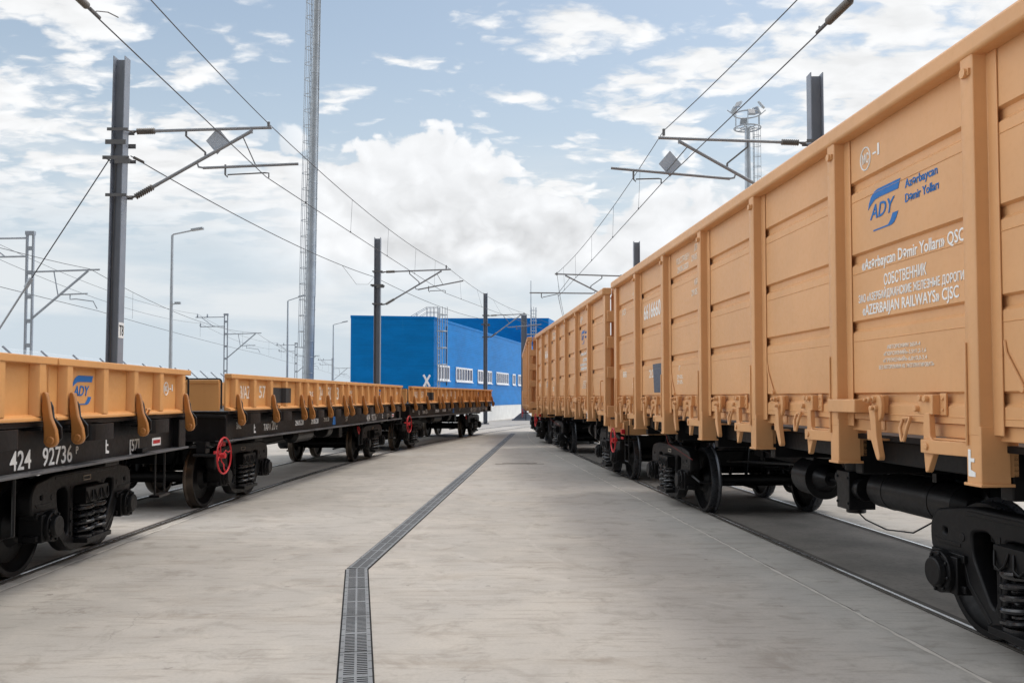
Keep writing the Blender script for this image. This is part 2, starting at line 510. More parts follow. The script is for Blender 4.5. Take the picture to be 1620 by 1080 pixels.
def writing(name, items, mat, parent, n, turn=0.0):
    """items: (text, u0, v0, cap, width) on the +x side at distance n; one part per line"""
    for body, u0, v0, cap, width in items:
        me = text_mesh(body, cap, width)
        o = link_mesh(name, me, mat, parent, Matrix.Translation((n, u0, v0)) @ YZ, smooth=False)
        o.rotation_euler = (0, 0, turn)


def logo(parent, u0, v0, wd, ht, n):
    up = [(0, .56), (.03, .70), (.10, .84), (.20, .93), (.30, .97), (1, .97), (.93, .76), (.36, .76), (.22, .74), (.10, .66)]
    low = [(.16, .0), (.72, .0), (.80, .04), (.86, .12), (.92, .26), (.76, .26), (.70, .13), (.62, .035), (.16, .03)]
    bm = bmesh.new()
    for p in (up, low):
        me = flat_mesh([[(x * wd, y * ht) for x, y in p]], .0012)
        me.transform(Matrix.Translation((n, u0, v0)) @ YZ); bm.from_mesh(me); bpy.data.meshes.remove(me)
    me = text_mesh('ADY', .33 * ht, wd * .70)
    me.transform(Matrix.Translation((n, u0 + .06 * wd, v0 + .30 * ht)) @ YZ @ Matrix(((1, .30, 0, 0), (0, 1, 0, 0), (0, 0, 1, 0), (0, 0, 0, 1))))
    bm.from_mesh(me); bpy.data.meshes.remove(me)
    me = bpy.data.meshes.new('logo'); bm.to_mesh(me); bm.free()
    return link_mesh('logo', me, 'blue', parent, smooth=False)


# ------------------------------------------------------------------ scene-graph helpers
def tag(o, label=None, cat=None, group=None, kind=None):
    for k, v in (('label', label), ('category', cat), ('group', group), ('kind', kind)):
        if v: o[k] = v
    return o


def empty(name, loc=(0, 0, 0), rz=0, parent=None):
    o = bpy.data.objects.new(name, None)
    o.empty_display_size = .2
    COL.objects.link(o)
    o.location = loc; o.rotation_euler = (0, 0, rz)
    if parent: o.parent = parent
    return o


def dup(o, parent=None, loc=None, rz=None):
    c = o.copy()
    COL.objects.link(c)
    c.parent = parent
    if loc is not None: c.location = loc
    if rz is not None: c.rotation_euler = (0, 0, rz)
    for ch in list(o.children): dup(ch, c)
    return c


def at(px, py, depth):
    """point at distance `depth` ahead of the camera that the photograph shows at px, py"""
    v = CAM_M @ Vector(((px - 810) / F_PX, (540 - py) / F_PX + SHIFT * 1620 / F_PX, -1.0))
    return Vector((0, 0, CAM_H)) + v * (depth / v.y)


# ------------------------------------------------------------------ tracks
def left_track(y):
    return Vector((-5.36 - .045 * (y - 4.5) + (y - 4.5) ** 2 / 280, y, 0)), -.045 + (y - 4.5) / 140
TH = math.atan(105 / F_PX)
RD, RP = Vector((-math.sin(TH), math.cos(TH), 0)), Vector((math.cos(TH), math.sin(TH), 0))


def right_track(s):
    p = RP * 4.65 + RD * s
    if s <= 29: return p, -TH
    t = (s - 29) / 115
    p = RP * 4.65 + RD * 29 + RD * (115 * math.sin(t)) + RP * (115 * (1 - math.cos(t)))
    return p, -TH + t          # heading: positive = to the right


def ribbon(mb, fn, ss, o0, o1, z, jag=0):
    vs = []
    for s in ss:
        p, h = fn(s)
        r = Vector((math.cos(h), -math.sin(h), 0))
        j0, j1 = (random.uniform(-jag, jag), random.uniform(-jag, jag)) if jag else (0, 0)
        for o in (o0 + j0, o1 + j1):
            q = p + r * o
            vs.append((q.x, q.y, z))
    mb.add(vs, [(2 * i, 2 * i + 1, 2 * i + 3, 2 * i + 2) for i in range(len(ss) - 1)])


# ground
mb = MB()
mb.add([(-1500, -300, 0), (1500, -300, 0), (1500, 3000, 0), (-1500, 3000, 0)], [(0, 1, 2, 3)])
tag(mb.build('ground', 'concrete', smooth=False), kind='structure')

for fn, s0, s1, who in ((left_track, -6, 66, 'left'), (right_track, -6, 66, 'right')):
    ss = [s0 + (s1 - s0) * i / 96 for i in range(97)]
    mb = MB()
    for sg in (-1, 1):
        lo, hi = sorted((sg * .690, sg * .761)); ribbon(mb, fn, ss, lo, hi, .004)
        lo, hi = sorted((sg * .833, sg * .845)); ribbon(mb, fn, ss, lo, hi, .004)
    tag(mb.build('track_groove', 'groove', smooth=False), kind='structure')
    for sg in (-1, 1):
        mb = MB()
        lo, hi = sorted((sg * .762, sg * .832)); ribbon(mb, fn, ss, lo, hi, .009)
        mb.cur = 1; lo, hi = sorted((sg * .775, sg * .808)); ribbon(mb, fn, ss, lo, hi, .013)
        where = {('left', 1): 'steel rail beside the drain, under the low-sided flat wagons', ('left', -1): 'far steel rail beneath the low-sided flat wagons',
                 ('right', -1): 'steel rail along the paved lane, under the tall tan wagons', ('right', 1): 'outer steel rail beyond the wheels of the tall tan wagons'}[(who, sg)]
        tag(mb.build('rail', ['railside', 'railsteel'], smooth=False), where, 'rail', 'rails set in the concrete')
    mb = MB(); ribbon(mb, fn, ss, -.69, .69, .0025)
    tag(mb.build('track_bed', 'bed' if who == 'right' else 'concrete', smooth=False), kind='structure')  # right-hand bed is coloured darker to deepen the shade under the wagons
    off = .98 if who == 'left' else -1.42
    js = [s0 + (s1 - s0) * i / 700 for i in range(701)]
    mb = MB(); ribbon(mb, fn, js, off - .015, off + .015, .004, .012)
    tag(mb.build('paving_joint', 'joint', smooth=False), kind='structure')
    mb = MB(); ribbon(mb, fn, js, off + .020, off + .025, .004, .006)
    tag(mb.build('paving_crack', 'stain', smooth=False), kind='structure')


# drain channel
def drain(p0, p1, a0, a1, label):
    p0, p1 = Vector((*p0, 0)), Vector((*p1, 0))
    L = (p1 - p0).length
    t = (p1 - p0).normalized()
    mx = Matrix.Translation(p0) @ Matrix(((t.y, t.x, 0, 0), (-t.x, t.y, 0, 0), (0, 0, 1, 0), (0, 0, 0, 1)))
    root = empty('drain_channel', p0)
    inv = Matrix.Translation(-p0)
    mm = inv @ mx
    W = .102
    mb = MB()
    mb.add([(-W - .012, a0 * -W, .003), (W + .012, a0 * W, .003), (W + .012, L + a1 * W, .003), (-W - .012, L - a1 * W, .003)], [(0, 1, 2, 3)], mm)
    mb.build('drain_pit', 'pit', root, smooth=False)
    mb = MB()
    for x0, x1 in ((-W, -.074), (-.008, .008), (.074, W)):
        mb.add([(x0, a0 * x0, .010), (x1, a0 * x1, .010), (x1, L + a1 * x1, .010), (x0, L + a1 * x0, .010)], [(0, 1, 2, 3)], mm)
    k = int(L / .038)
    for i in range(k):
        y = .02 + i * .038
        wd = .019 if i % 13 else .034
        for x0, x1 in ((-.074, -.008), (.008, .074)):
            mb.add([(x0, y, .008), (x1, y, .008), (x1, y + wd, .008), (x0, y + wd, .008)], [(0, 1, 2, 3)], mm)
    mb.build('grate', 'drain', root, smooth=False)
    mb = MB()
    for i in range(int(L / .16)):
        y = .06 + i * .16
        for x0, x1 in ((-W, -W + .022), (W - .022, W)):
            mb.add([(x0, y, .012), (x1, y, .012), (x1, y + .007, .012), (x0, y + .007, .012)], [(0, 1, 2, 3)], mm)
    for i in range(int(L / 1.0)):
        y = .52 + i * 1.0
        mb.add([(-W, y, .0125), (W, y, .0125), (W, y + .008, .0125), (-W, y + .008, .0125)], [(0, 1, 2, 3)], mm)
    mb.build('lock_slot', 'pit', root, smooth=False)
    tag(root, label, 'drain', 'grated drains in the paving')


g0 = at(562, 1085, 5.2); g1 = at(564.5, 897, 8.75); g2 = at(812, 684, 41.5)
A = Vector((g0.x - (g1.x - g0.x) * .5, g0.y - (g1.y - g0.y) * .5)); B = Vector((g1.x, g1.y)); D = Vector((g2.x, g2.y))
drain((A.x, A.y), (B.x, B.y), 0, -.12, 'short near stretch of grated steel drain before the kink')
drain((B.x + .004, B.y + .012), (D.x, D.y), -.12, 0, 'long straight stretch of grated drain running to the blue building')

mh = at(822, 732, 22.5)
mb = MB(); mb.box(-.62, .62, -.03, .03, .002, .006); mb.box(-.45, .45, .22, .26, .002, .006)
o = mb.build('drain_cover', 'stain'); o.location = (mh.x, mh.y, 0)
tag(o, 'narrow dark cover strip let into the concrete beside the drain', 'cover')


# ------------------------------------------------------------------ bogie (shared by both kinds of wagon)
def make_side_frame():
    outer = [(-1.16, .60), (-1.17, .78), (-1.10, .88), (-.72, .935), (.72, .935), (1.10, .88), (1.17, .78), (1.16, .60), (.78, .59), (.70, .42), (.46, .21), (.34, .16), (-.34, .16), (-.46, .21), (-.70, .42), (-.78, .59)]
    tri = [(-.70, .80), (-.50, .83), (-.40, .76), (-.385, .40), (-.43, .30), (-.49, .33), (-.68, .62)]
    tri2 = [(-x, z) for x, z in tri]
    mid = [(-.33, .80), (.33, .80), (.33, .25), (-.33, .25)]
    eye = [(-1.03, .72), (-.95, .72), (-.95, .79), (-1.03, .79)]
    eye2 = [(-x, z) for x, z in eye]
    me = flat_mesh([round_poly(outer, .07), round_poly(tri, .06), round_poly(tri2, .06), round_poly(mid, .05), round_poly(eye, .03), round_poly(eye2, .03)], .055, .018)
    me.transform(Matrix.Translation((1.02, 0, 0)) @ YZ)
    return me


SF_MESH = make_side_frame()
WHEEL_PROF = [(.10, -.09), (.10, .09), (.15, .085), (.20, .02), (.34, -.015), (.41, .03), (.425, .062), (.468, .065), (.4765, .05), (.478, -.035), (.49, -.045), (.507, -.055), (.507, -.072), (.49, -.082), (.425, -.08), (.41, -.02), (.34, -.045), (.20, -.02), (.15, -.085)]


def make_bogie(parent, yc, tread='tread'):
    b = empty('bogie', (0, yc, 0), 0, parent)
    for sg in (0, PI):
        sf = bpy.data.objects.new('side_frame', SF_MESH)
        if not SF_MESH.materials: SF_MESH.materials.append(M['grime'])
        COL.objects.link(sf); sf.parent = b; sf.rotation_euler = (0, 0, sg)
    for yy in (-.925, .925):
        mb = MB()
        mb.cyl((-1.0, yy, .478), (1.0, yy, .478), .075, n=16)
        mb.build('axle', 'grime', b)
        for sx in (-1, 1):
            mb = MB()
            mb.lathe([(r, h * sx) for r, h in WHEEL_PROF], (sx * .775, yy, .480), 'X', 56)
            for i, p in enumerate(mb.f):
                e = i % len(WHEEL_PROF)
                mb.mi[i] = 1 if 7 <= e <= 13 else 0
            mb.build('wheel', ['grime', tread], b)
            mb = MB()
            x0 = 1.00
            def X(a): return sx * a
            def bx(a0, a1, *r):
                lo, hi = sorted((X(a0), X(a1))); mb.box(lo, hi, *r)
            bx(.93, 1.15, yy - .165, yy + .165, .34, .60)
            bx(.95, 1.12, yy - .20, yy + .20, .56, .62)
            bx(.99, 1.12, yy - .21, yy + .21, .36, .41)
            mb.cyl((X(1.13), yy, .478), (X(1.19), yy, .478), .150, .145, 28)
            mb.cyl((X(1.19), yy, .478), (X(1.235), yy, .478), .112, .098, 28)
            for q in range(8):
                a = 2 * PI * q / 8 + .2
                mb.cyl((X(1.185), yy + .128 * math.cos(a), .478 + .128 * math.sin(a)), (X(1.205), yy + .128 * math.cos(a), .478 + .128 * math.sin(a)), .016, n=6)
            mb.build('axle_box', 'grime', b, .010)
    for sx in (-1, 1):
        mb = MB()
        lo, hi = sorted((sx * 1.070, sx * 1.098))
        for q in (-1, 1):
            mb.prism([(q * .46, .235), (q * .70, .44), (q * .755, .575), (q * .785, .575), (q * .735, .42), (q * .49, .21)], lo, hi, 'X')
            mb.prism([(q * .36, .80), (q * .40, .80), (q * .40, .30), (q * .36, .27)], lo, hi, 'X')
            mb.prism([(q * .80, .66), (q * 1.08, .66), (q * 1.12, .70), (q * 1.10, .69), (q * .80, .69)], lo, hi, 'X')
            mb.cyl((lo, q * .78, .735), (hi, q * .78, .735), .03, n=10)
            for t in (.33, .45, .57): mb.cyl((lo, q * .385, t), (hi + sx * .012 if sx > 0 else hi, q * .385, t), .018, n=6)
        mb.prism([(-.72, .895), (.72, .895), (.72, .925), (-.72, .925)], lo, hi, 'X')
        mb.build('cast_rib', 'grime', b, .006)
        mb = MB()
        xm = sx * 1.0945
        mb.tube([(xm, -.10, .835), (xm, .07, .835), (xm, .07, .878), (xm, -.10, .878)], .004, 4, True)
        mb.build('casting_mark', 'pale', b)
        for yy, xx in ((-.145, 1.10), (.145, 1.10), (0, .96)):
            mb = MB()
            mb.helix((sx * xx, yy), .108, .021, .275, .62, 4.6, 8)
            mb.cyl((sx * xx, yy, .26), (sx * xx, yy, .285), .115, n=20)
            mb.cyl((sx * xx, yy, .585), (sx * xx, yy, .60), .115, n=20)
            mb.helix((sx * xx, yy), .05, .013, .285, .60, 8, 6)
            mb.build('spring', 'coil', b)
        mb = MB()
        lo, hi = sorted((sx * .80, sx * 1.20))
        mb.box(lo, hi, -.275, .275, .615, .775)
        lo, hi = sorted((sx * .90, sx * 1.06)); mb.box(lo, hi, -.325, -.27, .30, .70); mb.box(lo, hi, .27, .325, .30, .70)
        lo, hi = sorted((sx * .90, sx * 1.23)); mb.box(lo, hi, -.30, .30, .215, .262)
        for q in (-.19, 0, .19):
            mb.tube([(sx * 1.20, q - .07, .74), (sx * 1.215, q - .05, .66), (sx * 1.215, q, .625), (sx * 1.215, q + .05, .65), (sx * 1.20, q + .07, .74)], .010, 6)
        mb.build('bolster_end', 'grime', b, .012)
    mb = MB()
    mb.box(-.85, .85, -.20, .20, .60, .86); mb.cyl((0, 0, .84), (0, 0, .98), .22, n=24)
    mb.build('bolster', 'grime', b, .02)
    mb = MB()
    for sy in (-1, 1):
        mb.cyl((-.78, sy * .40, .36), (.78, sy * .40, .36), .035, n=10)
        for sx in (-1, 1):
            mb.box(sx * .78 - .04, sx * .78 + .04, sy * .40 - .03, sy * .40 + .06, .26, .52)
            mb.tube([(sx * .74, sy * .40, .40), (sx * .70, sy * .30, .80)], .014, 6)
        mb.tube([(0, sy * .40, .36), (.12, sy * .22, .98)], .025, 6)
    mb.tube([(.12, -.5, .30), (.12, .5, .30)], .022, 6)
    mb.build('brake_rigging', 'grime', b)
    return b


def hand_wheel(parent, y, x, z, r, name='brake_wheel'):
    mb = MB()
    ring = [(0, r * math.cos(a), r * math.sin(a)) for a in [2 * PI * i / 36 for i in range(36)]]
    mb.tube(ring, .013, 8, True)
    for k in range(4):
        a = PI / 2 * k + .25
        c, s_ = math.cos(a), math.sin(a)
        def P(q, n, ww): return (n, q * c - ww * s_, q * s_ + ww * c)
        mb.tube([P(.02, -.05, 0), P(r * .35, -.045, 0), P(r * .55, -.03, .03), P(r * .75, -.015, -.01), P(r, 0, 0)], .009, 6)
    mb.cyl((-.07, 0, 0), (.02, 0, 0), .04, n=14)
    mb.box(-.16, -.10, .20, .30, .12, .20)
    mb.box(-.16, -.145, .0, .20, .02, .06)
    o = mb.build(name, 'red', parent)
    o.location = (x, y, z)
    mb = MB(); mb.cyl((-.45, 0, 0), (-.07, 0, 0), .02, n=10)
    q = mb.build('spindle', 'grime', o)
    return o


def coupler(parent, y, sy):
    mb = MB()
    lo, hi = sorted((y, y + sy * .55))
    mb.box(-.10, .10, lo, hi, .98, 1.16)
    y1 = y + sy * .55
    mb.prism([(-.20, 0), (.06, 0), (.20, sy * .10), (.22, sy * .20), (.12, sy * .22), (.05, sy * .12), (-.12, sy * .10), (-.20, sy * .20), (-.26, sy * .16)], .90, 1.24, 'Z', Matrix.Translation((0, y1, 0)))
    mb.box(-.26, .26, *sorted((y + sy * .0, y + sy * .05)), .90, 1.28)
    return mb.build('coupler', 'grime', parent, .015)


def hose(parent, y, sy, x):
    mb = MB()
    mb.tube([(x, y, 1.0), (x, y + sy * .12, .98), (x * .9, y + sy * .30, .78), (x * .7, y + sy * .42, .62), (x * .4, y + sy * .56, .60)], .028, 8)
    return mb.build('brake_hose', 'grime', parent)


# ------------------------------------------------------------------ gondola
def make_gondola():
    g_ = empty('gondola_wagon')
    HL = 6.50
    posts_u = [-4.575, -2.745, -.915, .915, 2.745, 4.575]
    ribs = [1.70, 2.25, 2.765, 3.325]

    def both(o):
        o2 = dup(o, g_)
        o2.rotation_euler = (0, 0, PI)
        return o
    # side wall with pressed grooves
    prof = [(1.502, 1.535)]
    for z in ribs:
        prof += [(1.502, z - .128), (1.5065, z - .124), (1.502, z - .119), (1.502, z - .060), (1.472, z - .034), (1.472, z + .020), (1.502, z + .034)]
    prof += [(1.502, 3.72), (1.455, 3.72), (1.455, 1.535)]
    mb = MB(); mb.prism(prof, -HL + .1, HL - .1, 'Y')
    wall_l = mb.build('side_wall', 'tan', g_, smooth=False); both(wall_l)
    mb = MB(); mb.box(1.40, 1.475, -HL + .12, HL - .12, 1.445, 1.533)
    both(mb.build('side_sill', 'tan', g_, .006))
    mb = MB(); mb.prism([(1.43, 3.695), (1.60, 3.695), (1.615, 3.71), (1.615, 3.80), (1.59, 3.83), (1.43, 3.83)], -HL - .02, HL + .02, 'Y')
    both(mb.build('top_rail', 'tan', g_, .012, 3))
    for u in posts_u:
        mb = MB()
        hat = [(1.504, u - .14), (1.504, u - .155), (1.513, u - .155), (1.516, u - .072), (1.593, u - .062), (1.600, u - .052), (1.600, u + .052), (1.593, u + .062), (1.516, u + .072), (1.513, u + .155), (1.504, u + .155)]
        hat = hat[1:]
        mb.prism(hat, 1.48, 3.70, 'Z')
        mb.prism([(1.42, u - .075), (1.592, u - .070), (1.598, u - .058), (1.598, u + .058), (1.592, u + .070), (1.42, u + .075)], 1.20, 1.53, 'Z')
        mb.box(1.40, 1.606, u - .085, u + .085, 1.185, 1.203)
        mb.box(1.36, 1.43, u - .06, u + .06, 1.24, 1.50)
        mb.cyl((1.606, u - .045, 1.42), (1.606, u - .045, 2.02), .009, n=8)
        p = mb.build('side_post', 'tan', g_, .004)
        both(p)
        mb = MB()
        mb.cyl((1.59, u + .01, 3.60), (1.63, u + .01, 3.60), .028, n=12); mb.box(1.60, 1.615, u - .03, u + .05, 3.58, 3.62)
        both(mb.build('tie_eye', 'tan', g_))
    for sg in (-1, 1):
        mb = MB()
        a, b_ = sorted((sg * (HL - .20), sg * HL))
        mb.box(1.45, 1.56, a, b_, 1.40, 3.70)
        mb.prism([(sg * (HL - .20), 1.40), (sg * HL, 1.40), (sg * (HL - .05), 1.14), (sg * (HL - .20), 1.14)], 1.45, 1.555, 'X')
        both(mb.build('corner_post', 'tan', g_, .012))
        # end walls
        mb = MB()
        y0, y1 = sorted((sg * (HL - .20), sg * (HL - .16)))
        mb.box(-1.40, 1.40, y0, y1, 1.30, 3.70)
        for z in (1.42, 2.18, 2.76, 3.27):
            a, b_ = sorted((sg * (HL - .17), sg * (HL + .03)))
            mb.box(-1.52, 1.52, a, b_, z - .11, z + .11)
        a, b_ = sorted((sg * (HL - .13), sg * (HL + .02)))
        for x in (-.45, .45): mb.box(x - .07, x + .07, *sorted((sg * (HL - .13), sg * (HL - .02))), 1.30, 3.70)
        a, b_ = sorted((sg * (HL - .14), sg * (HL + .03)))
        mb.box(-1.40, 1.40, a, b_, 3.69, 3.825)
        mb.build('end_wall', 'tan', g_, .01)
        mb = MB()
        mb.box(-1.45, 1.45, *sorted((sg * (HL - .30), sg * (HL - .02))), 1.02, 1.27)
        mb.build('headstock', 'tan', g_, .01)
        coupler(g_, sg * (HL - .05), sg)
        hose(g_, sg * (HL - .05), sg, .35 * sg)
        # ladder / step hanging at the corner
        mb = MB()
        for q in (-.16, .16): mb.tube([(1.42, sg * (HL - .45) + q, 1.20), (1.42, sg * (HL - .45) + q, .55)], .012, 6)
        for z in (.56, .85): mb.tube([(1.42, sg * (HL - .45) - .16, z), (1.42, sg * (HL - .45) + .16, z)], .012, 6)
        both(mb.build('step_iron', 'grime', g_))
        mb = MB()
        u = sg * (HL - .30)
        mb.tube([(1.52, u - .02, 2.02), (1.59, u - .02, 2.02), (1.60, u, 1.98), (1.60, u + .02 * sg, 1.45), (1.53, u, 1.40)], .012, 6)
        both(mb.build('grab_rail', 'tan', g_))
    # hatch gear in each bay
    def hook(uc):
        mb = MB()
        mb.box(1.503, 1.545, uc - .10, uc + .07, 1.585, 1.715)
        hk = [(-.05, .02), (.03, .02), (.055, -.08), (.065, -.20), (.11, -.345), (.095, -.37), (.065, -.36), (-.02, -.215), (-.01, -.15)]
        vs = round_poly([(uc + a, 1.62 + b) for a, b in hk], .02, 2)
        mb.prism(vs, 1.555, 1.60, 'X')
        cheek = [(.02, .10), (.075, .09), (.10, .03), (.09, -.05), (.055, -.10), (.02, -.06)]
        mb.prism(round_poly([(uc + a, 1.62 + b) for a, b in cheek], .02, 2), 1.545, 1.575, 'X')
        for a, b in ((-.07, .06), (.005, .065), (.03, .0)):
            mb.cyl((1.54, uc + a, 1.62 + b), (1.60, uc + a, 1.62 + b), .024, n=8)
            mb.cyl((1.60, uc + a, 1.62 + b), (1.625, uc + a, 1.62 + b), .014, n=8)
        mb.box(1.44, 1.56, uc - .15, uc - .04, 1.385, 1.40); mb.box(1.54, 1.56, uc - .15, uc - .06, 1.385, 1.46)
        mb.box(1.47, 1.485, uc - .17, uc - .03, 1.46, 1.53)
        return mb.build('hatch_hook', 'tan', g_, .006)

    def bracket(uc):
        mb = MB()
        mb.box(1.503, 1.57, uc - .09, uc + .085, 1.59, 1.715)
        mb.box(1.503, 1.52, uc + .085, uc + .15, 1.585, 1.725)
        for b in (1.62, 1.69): mb.cyl((1.518, uc + .12, b), (1.53, uc + .12, b), .012, n=8)
        hk = [(-.015, .0), (.05, .0), (.06, -.15), (.125, -.20), (.03, -.375), (-.0, -.385), (-.02, -.22)]
        mb.prism(round_poly([(uc + a, 1.60 + b) for a, b in hk], .015, 2), 1.535, 1.575, 'X')
        mb.prism([(1.60 + .0, uc - .01), (1.605, uc + .12), (1.565, uc + .36), (1.54, uc + .44), (1.50, uc + .44), (1.53, uc + .36), (1.565, uc + .12), (1.565, uc - .01)], 1.345, 1.43, 'Z')
        mb.prism([(1.44, uc + .10), (1.56, uc + .02), (1.56, uc + .44), (1.44, uc + .44)], 1.43, 1.442, 'Z')
        mb.cyl((1.60, uc + .07, 1.388), (1.618, uc + .07, 1.388), .022, n=10)
        for a, b in ((-.03, .07), (.03, .065), (-.085, .0)):
            mb.cyl((1.55, uc + a, 1.625 + b), (1.60, uc + a, 1.625 + b), .022, n=8)
        return mb.build('hatch_bracket', 'tan', g_, .006)

    def loop(uc):
        mb = MB()
        mb.tube([(1.52, uc - .06, 1.555), (1.53, uc + .055, 1.56), (1.55, uc + .05, 1.50), (1.56, uc + .02, 1.405), (1.56, uc - .005, 1.405), (1.55, uc - .045, 1.49)], .013, 8, True)
        return mb.build('wire_loop', 'tan', g_)
    for k in range(7):
        uc = -5.49 + 1.83 * k
        both(hook(uc - .30)); both(loop(uc + .05)); both(bracket(uc + .36))
    mb = MB(); mb.box(1.503, 1.63, 2.70, 3.16, 1.585, 1.685)
    both(mb.build('hand_lever_box', 'tan', g_, .008))
    for u in posts_u[1::2]:
        mb = MB(); mb.tube([(1.506, u + .17, 2.02), (1.512, u + .19, 1.95), (1.512, u + .34, 1.745)], .008, 6); mb.cyl((1.503, u + .34, 1.745), (1.53, u + .34, 1.745), .02, n=8)
        both(mb.build('hatch_pull_rod', 'tan', g_))
    # floor and frame
    mb = MB(); mb.box(-1.44, 1.44, -HL + .2, HL - .2, 1.38, 1.42)
    mb.build('floor', 'grime', g_)
    mb = MB()
    mb.box(-.20, .20, -HL + .3, HL - .3, .98, 1.30)
    for u in posts_u: mb.box(-1.40, 1.40, u - .06, u + .06, 1.10, 1.375)
    mb.box(-1.30, -1.22, -HL + .3, HL - .3, 1.20, 1.37); mb.box(1.22, 1.30, -HL + .3, HL - .3, 1.20, 1.37)
    for y in (-4.33, 4.33): mb.box(-.92, .92, y - .18, y + .18, .98, 1.375); mb.prism([(-1.38, 1.22), (-.92, 1.0), (.92, 1.0), (1.38, 1.22), (1.38, 1.372), (-1.38, 1.372)], y - .10, y + .10, 'Y')
    mb.build('underframe', 'grime', g_, .01)
    # air brake gear, on the side seen from the lane (local -x after turning: u runs to -y)
    mb = MB()
    mb.cyl((-.62, -2.95, .86), (-.62, -1.62, .86), .168, n=28)
    for y0, y1 in ((-1.62, -1.54), (-2.95, -3.03)): mb.cyl((-.62, y0, .86), (-.62, y1, .86), .165, .08, 28)
    for y in (-1.85, -2.60):
        mb.cyl((-.62, y - .03, .86), (-.62, y + .03, .86), .172, n=28); mb.box(-.70, -.54, y - .03, y + .03, .95, 1.3)
    mb.build('air_reservoir', 'black', g_)
    mb = MB()
    mb.cyl((-.62, -.30, .84), (-.62, .07, .84), .20, n=28); mb.cyl((-.62, -.33, .84), (-.62, -.37, .84), .225, n=28); mb.cyl((-.62, -.37, .84), (-.62, -.51, .84), .15, .07, 24)
    mb.cyl((-.62, -1.25, .84), (-.62, -.45, .84), .025, n=10); mb.box(-.70, -.54, -.25, -.05, 1.0, 1.3)
    mb.build('brake_cylinder', 'black', g_)
    mb = MB()
    oy = -.50
    mb.box(-.86, -.60, -.92 + oy, -.66 + oy, .64, 1.0); mb.cyl((-.73, -.92 + oy, .84), (-.73, -1.02 + oy, .84), .11, n=18); mb.cyl((-.73, -.66 + oy, .92), (-.73, -.52 + oy, .92), .09, n=18)
    mb.cyl((-.73, -.79 + oy, .98), (-.73, -.79 + oy, 1.12), .10, n=18); mb.box(-.80, -.40, -.85 + oy, -.72 + oy, 1.1, 1.25); mb.cyl((-.73, -.79 + oy, .60), (-.73, -.79 + oy, .66), .09, n=16)
    for q in (-.86, -.60):
        for y in (-.90, -.68): mb.cyl((q - .012, y + oy, .70), (q + .012, y + oy, .70), .016, n=6); mb.cyl((q - .012, y + oy, .94), (q + .012, y + oy, .94), .016, n=6)
    mb.build('brake_valve', 'black', g_, .02)
    mb = MB()
    mb.tube([(.35, HL - .1, 1.2), (.35, -HL + .1, 1.2)], .022, 8)
    mb.tube([(.25, 3.6, .62), (.30, 1.0, .80), (.05, -.5, .84)], .02, 8)
    mb.tube([(-.45, 3.4, .75), (-.50, .5, .92)], .018, 8); mb.tube([(-.45, -3.4, .75), (-.5, -.3, .92)], .018, 8)
    mb.tube([(-1.05, 3.2, .55), (-1.0, 3.0, .48), (-.5, 2.9, .46)], .02, 6)
    mb.tube([(-.73, -1.30, .62), (-.74, -1.5, .56), (-.72, -1.85, .52), (-.72, -2.3, .56), (-.70, -2.6, .70)], .007, 6)
    mb.tube([(-.80, -1.5, 1.12), (-.78, -.6, 1.08), (-.74, .4, 1.12), (-.60, 1.2, 1.0), (-.40, 2.4, 1.02)], .016, 6)
    mb.tube([(-.70, -1.15, .92), (-.72, -1.0, .80), (-.66, -.8, .78), (-.62, -.6, .84)], .014, 6)
    mb.build('brake_pipe', 'black', g_)
    mb = MB()
    for y in (-1.0, .9, 2.3):
        mb.prism([(y - .05, .78), (y + .05, .78), (y + .03, 1.30), (y - .03, 1.30)], -.34, -.31, 'X'); mb.cyl((-.40, y, .82), (.40, y, .82), .022, n=8)
        mb.prism([(y - .05, .78), (y + .05, .78), (y + .03, 1.30), (y - .03, 1.30)], .31, .34, 'X')
    mb.box(.55, .95, -2.6, 2.6, .96, 1.12); mb.box(-.30, .30, -2.7, 2.7, .88, 1.0)
    mb.build('brake_lever', 'grime', g_, .006)
    mb = MB(); mb.tube([(-1.56, 2.72, 1.18), (-1.54, 2.66, 1.05), (-1.3, 2.3, .85)], .0035, 6)
    mb.build('release_cord', 'cord', g_)
    make_bogie(g_, -4.40, 'oiled'); make_bogie(g_, 4.33, 'oiled')
    hw = hand_wheel(g_, 6.42, -1.60, .92, .215); hw.rotation_euler = (0, 0, PI)
    mb = MB(); mb.cyl((-1.50, 6.42, 1.37), (-1.50, 6.62, 1.37), .012, n=8); mb.box(-1.52, -1.48, 6.5, 6.54, 1.35, 1.39)
    mb.build('release_lever', 'red', g_)
    # writing (placed for +x, then turned to the lane side)
    n = 1.504
    def lane(o): o.rotation_euler = (0, 0, PI); return o
    lane(logo(g_, 3.17, 2.92, .47, .31, n))
    writing('company_name', [('Azərbaycan', 3.70, 3.135, .058, .40), ('Dəmir Yolları', 3.70, 3.035, .058, .41)], 'blue', g_, n, PI)
    writing('owner_lettering', [('«Azərbaycan Dəmir Yolları» QSC', 3.06, 2.655, .080, 1.32), ('СОБСТВЕННИК', 3.39, 2.505, .076, .56),
                                     ('ЗАО «АЗЕРБАЙДЖАНСКИЕ ЖЕЛЕЗНЫЕ ДОРОГИ»', 3.00, 2.415, .056, 1.40), ('«AZERBAIJAN RAILWAYS» CJSC', 3.06, 2.315, .075, 1.25)], 'white', g_, n, PI)
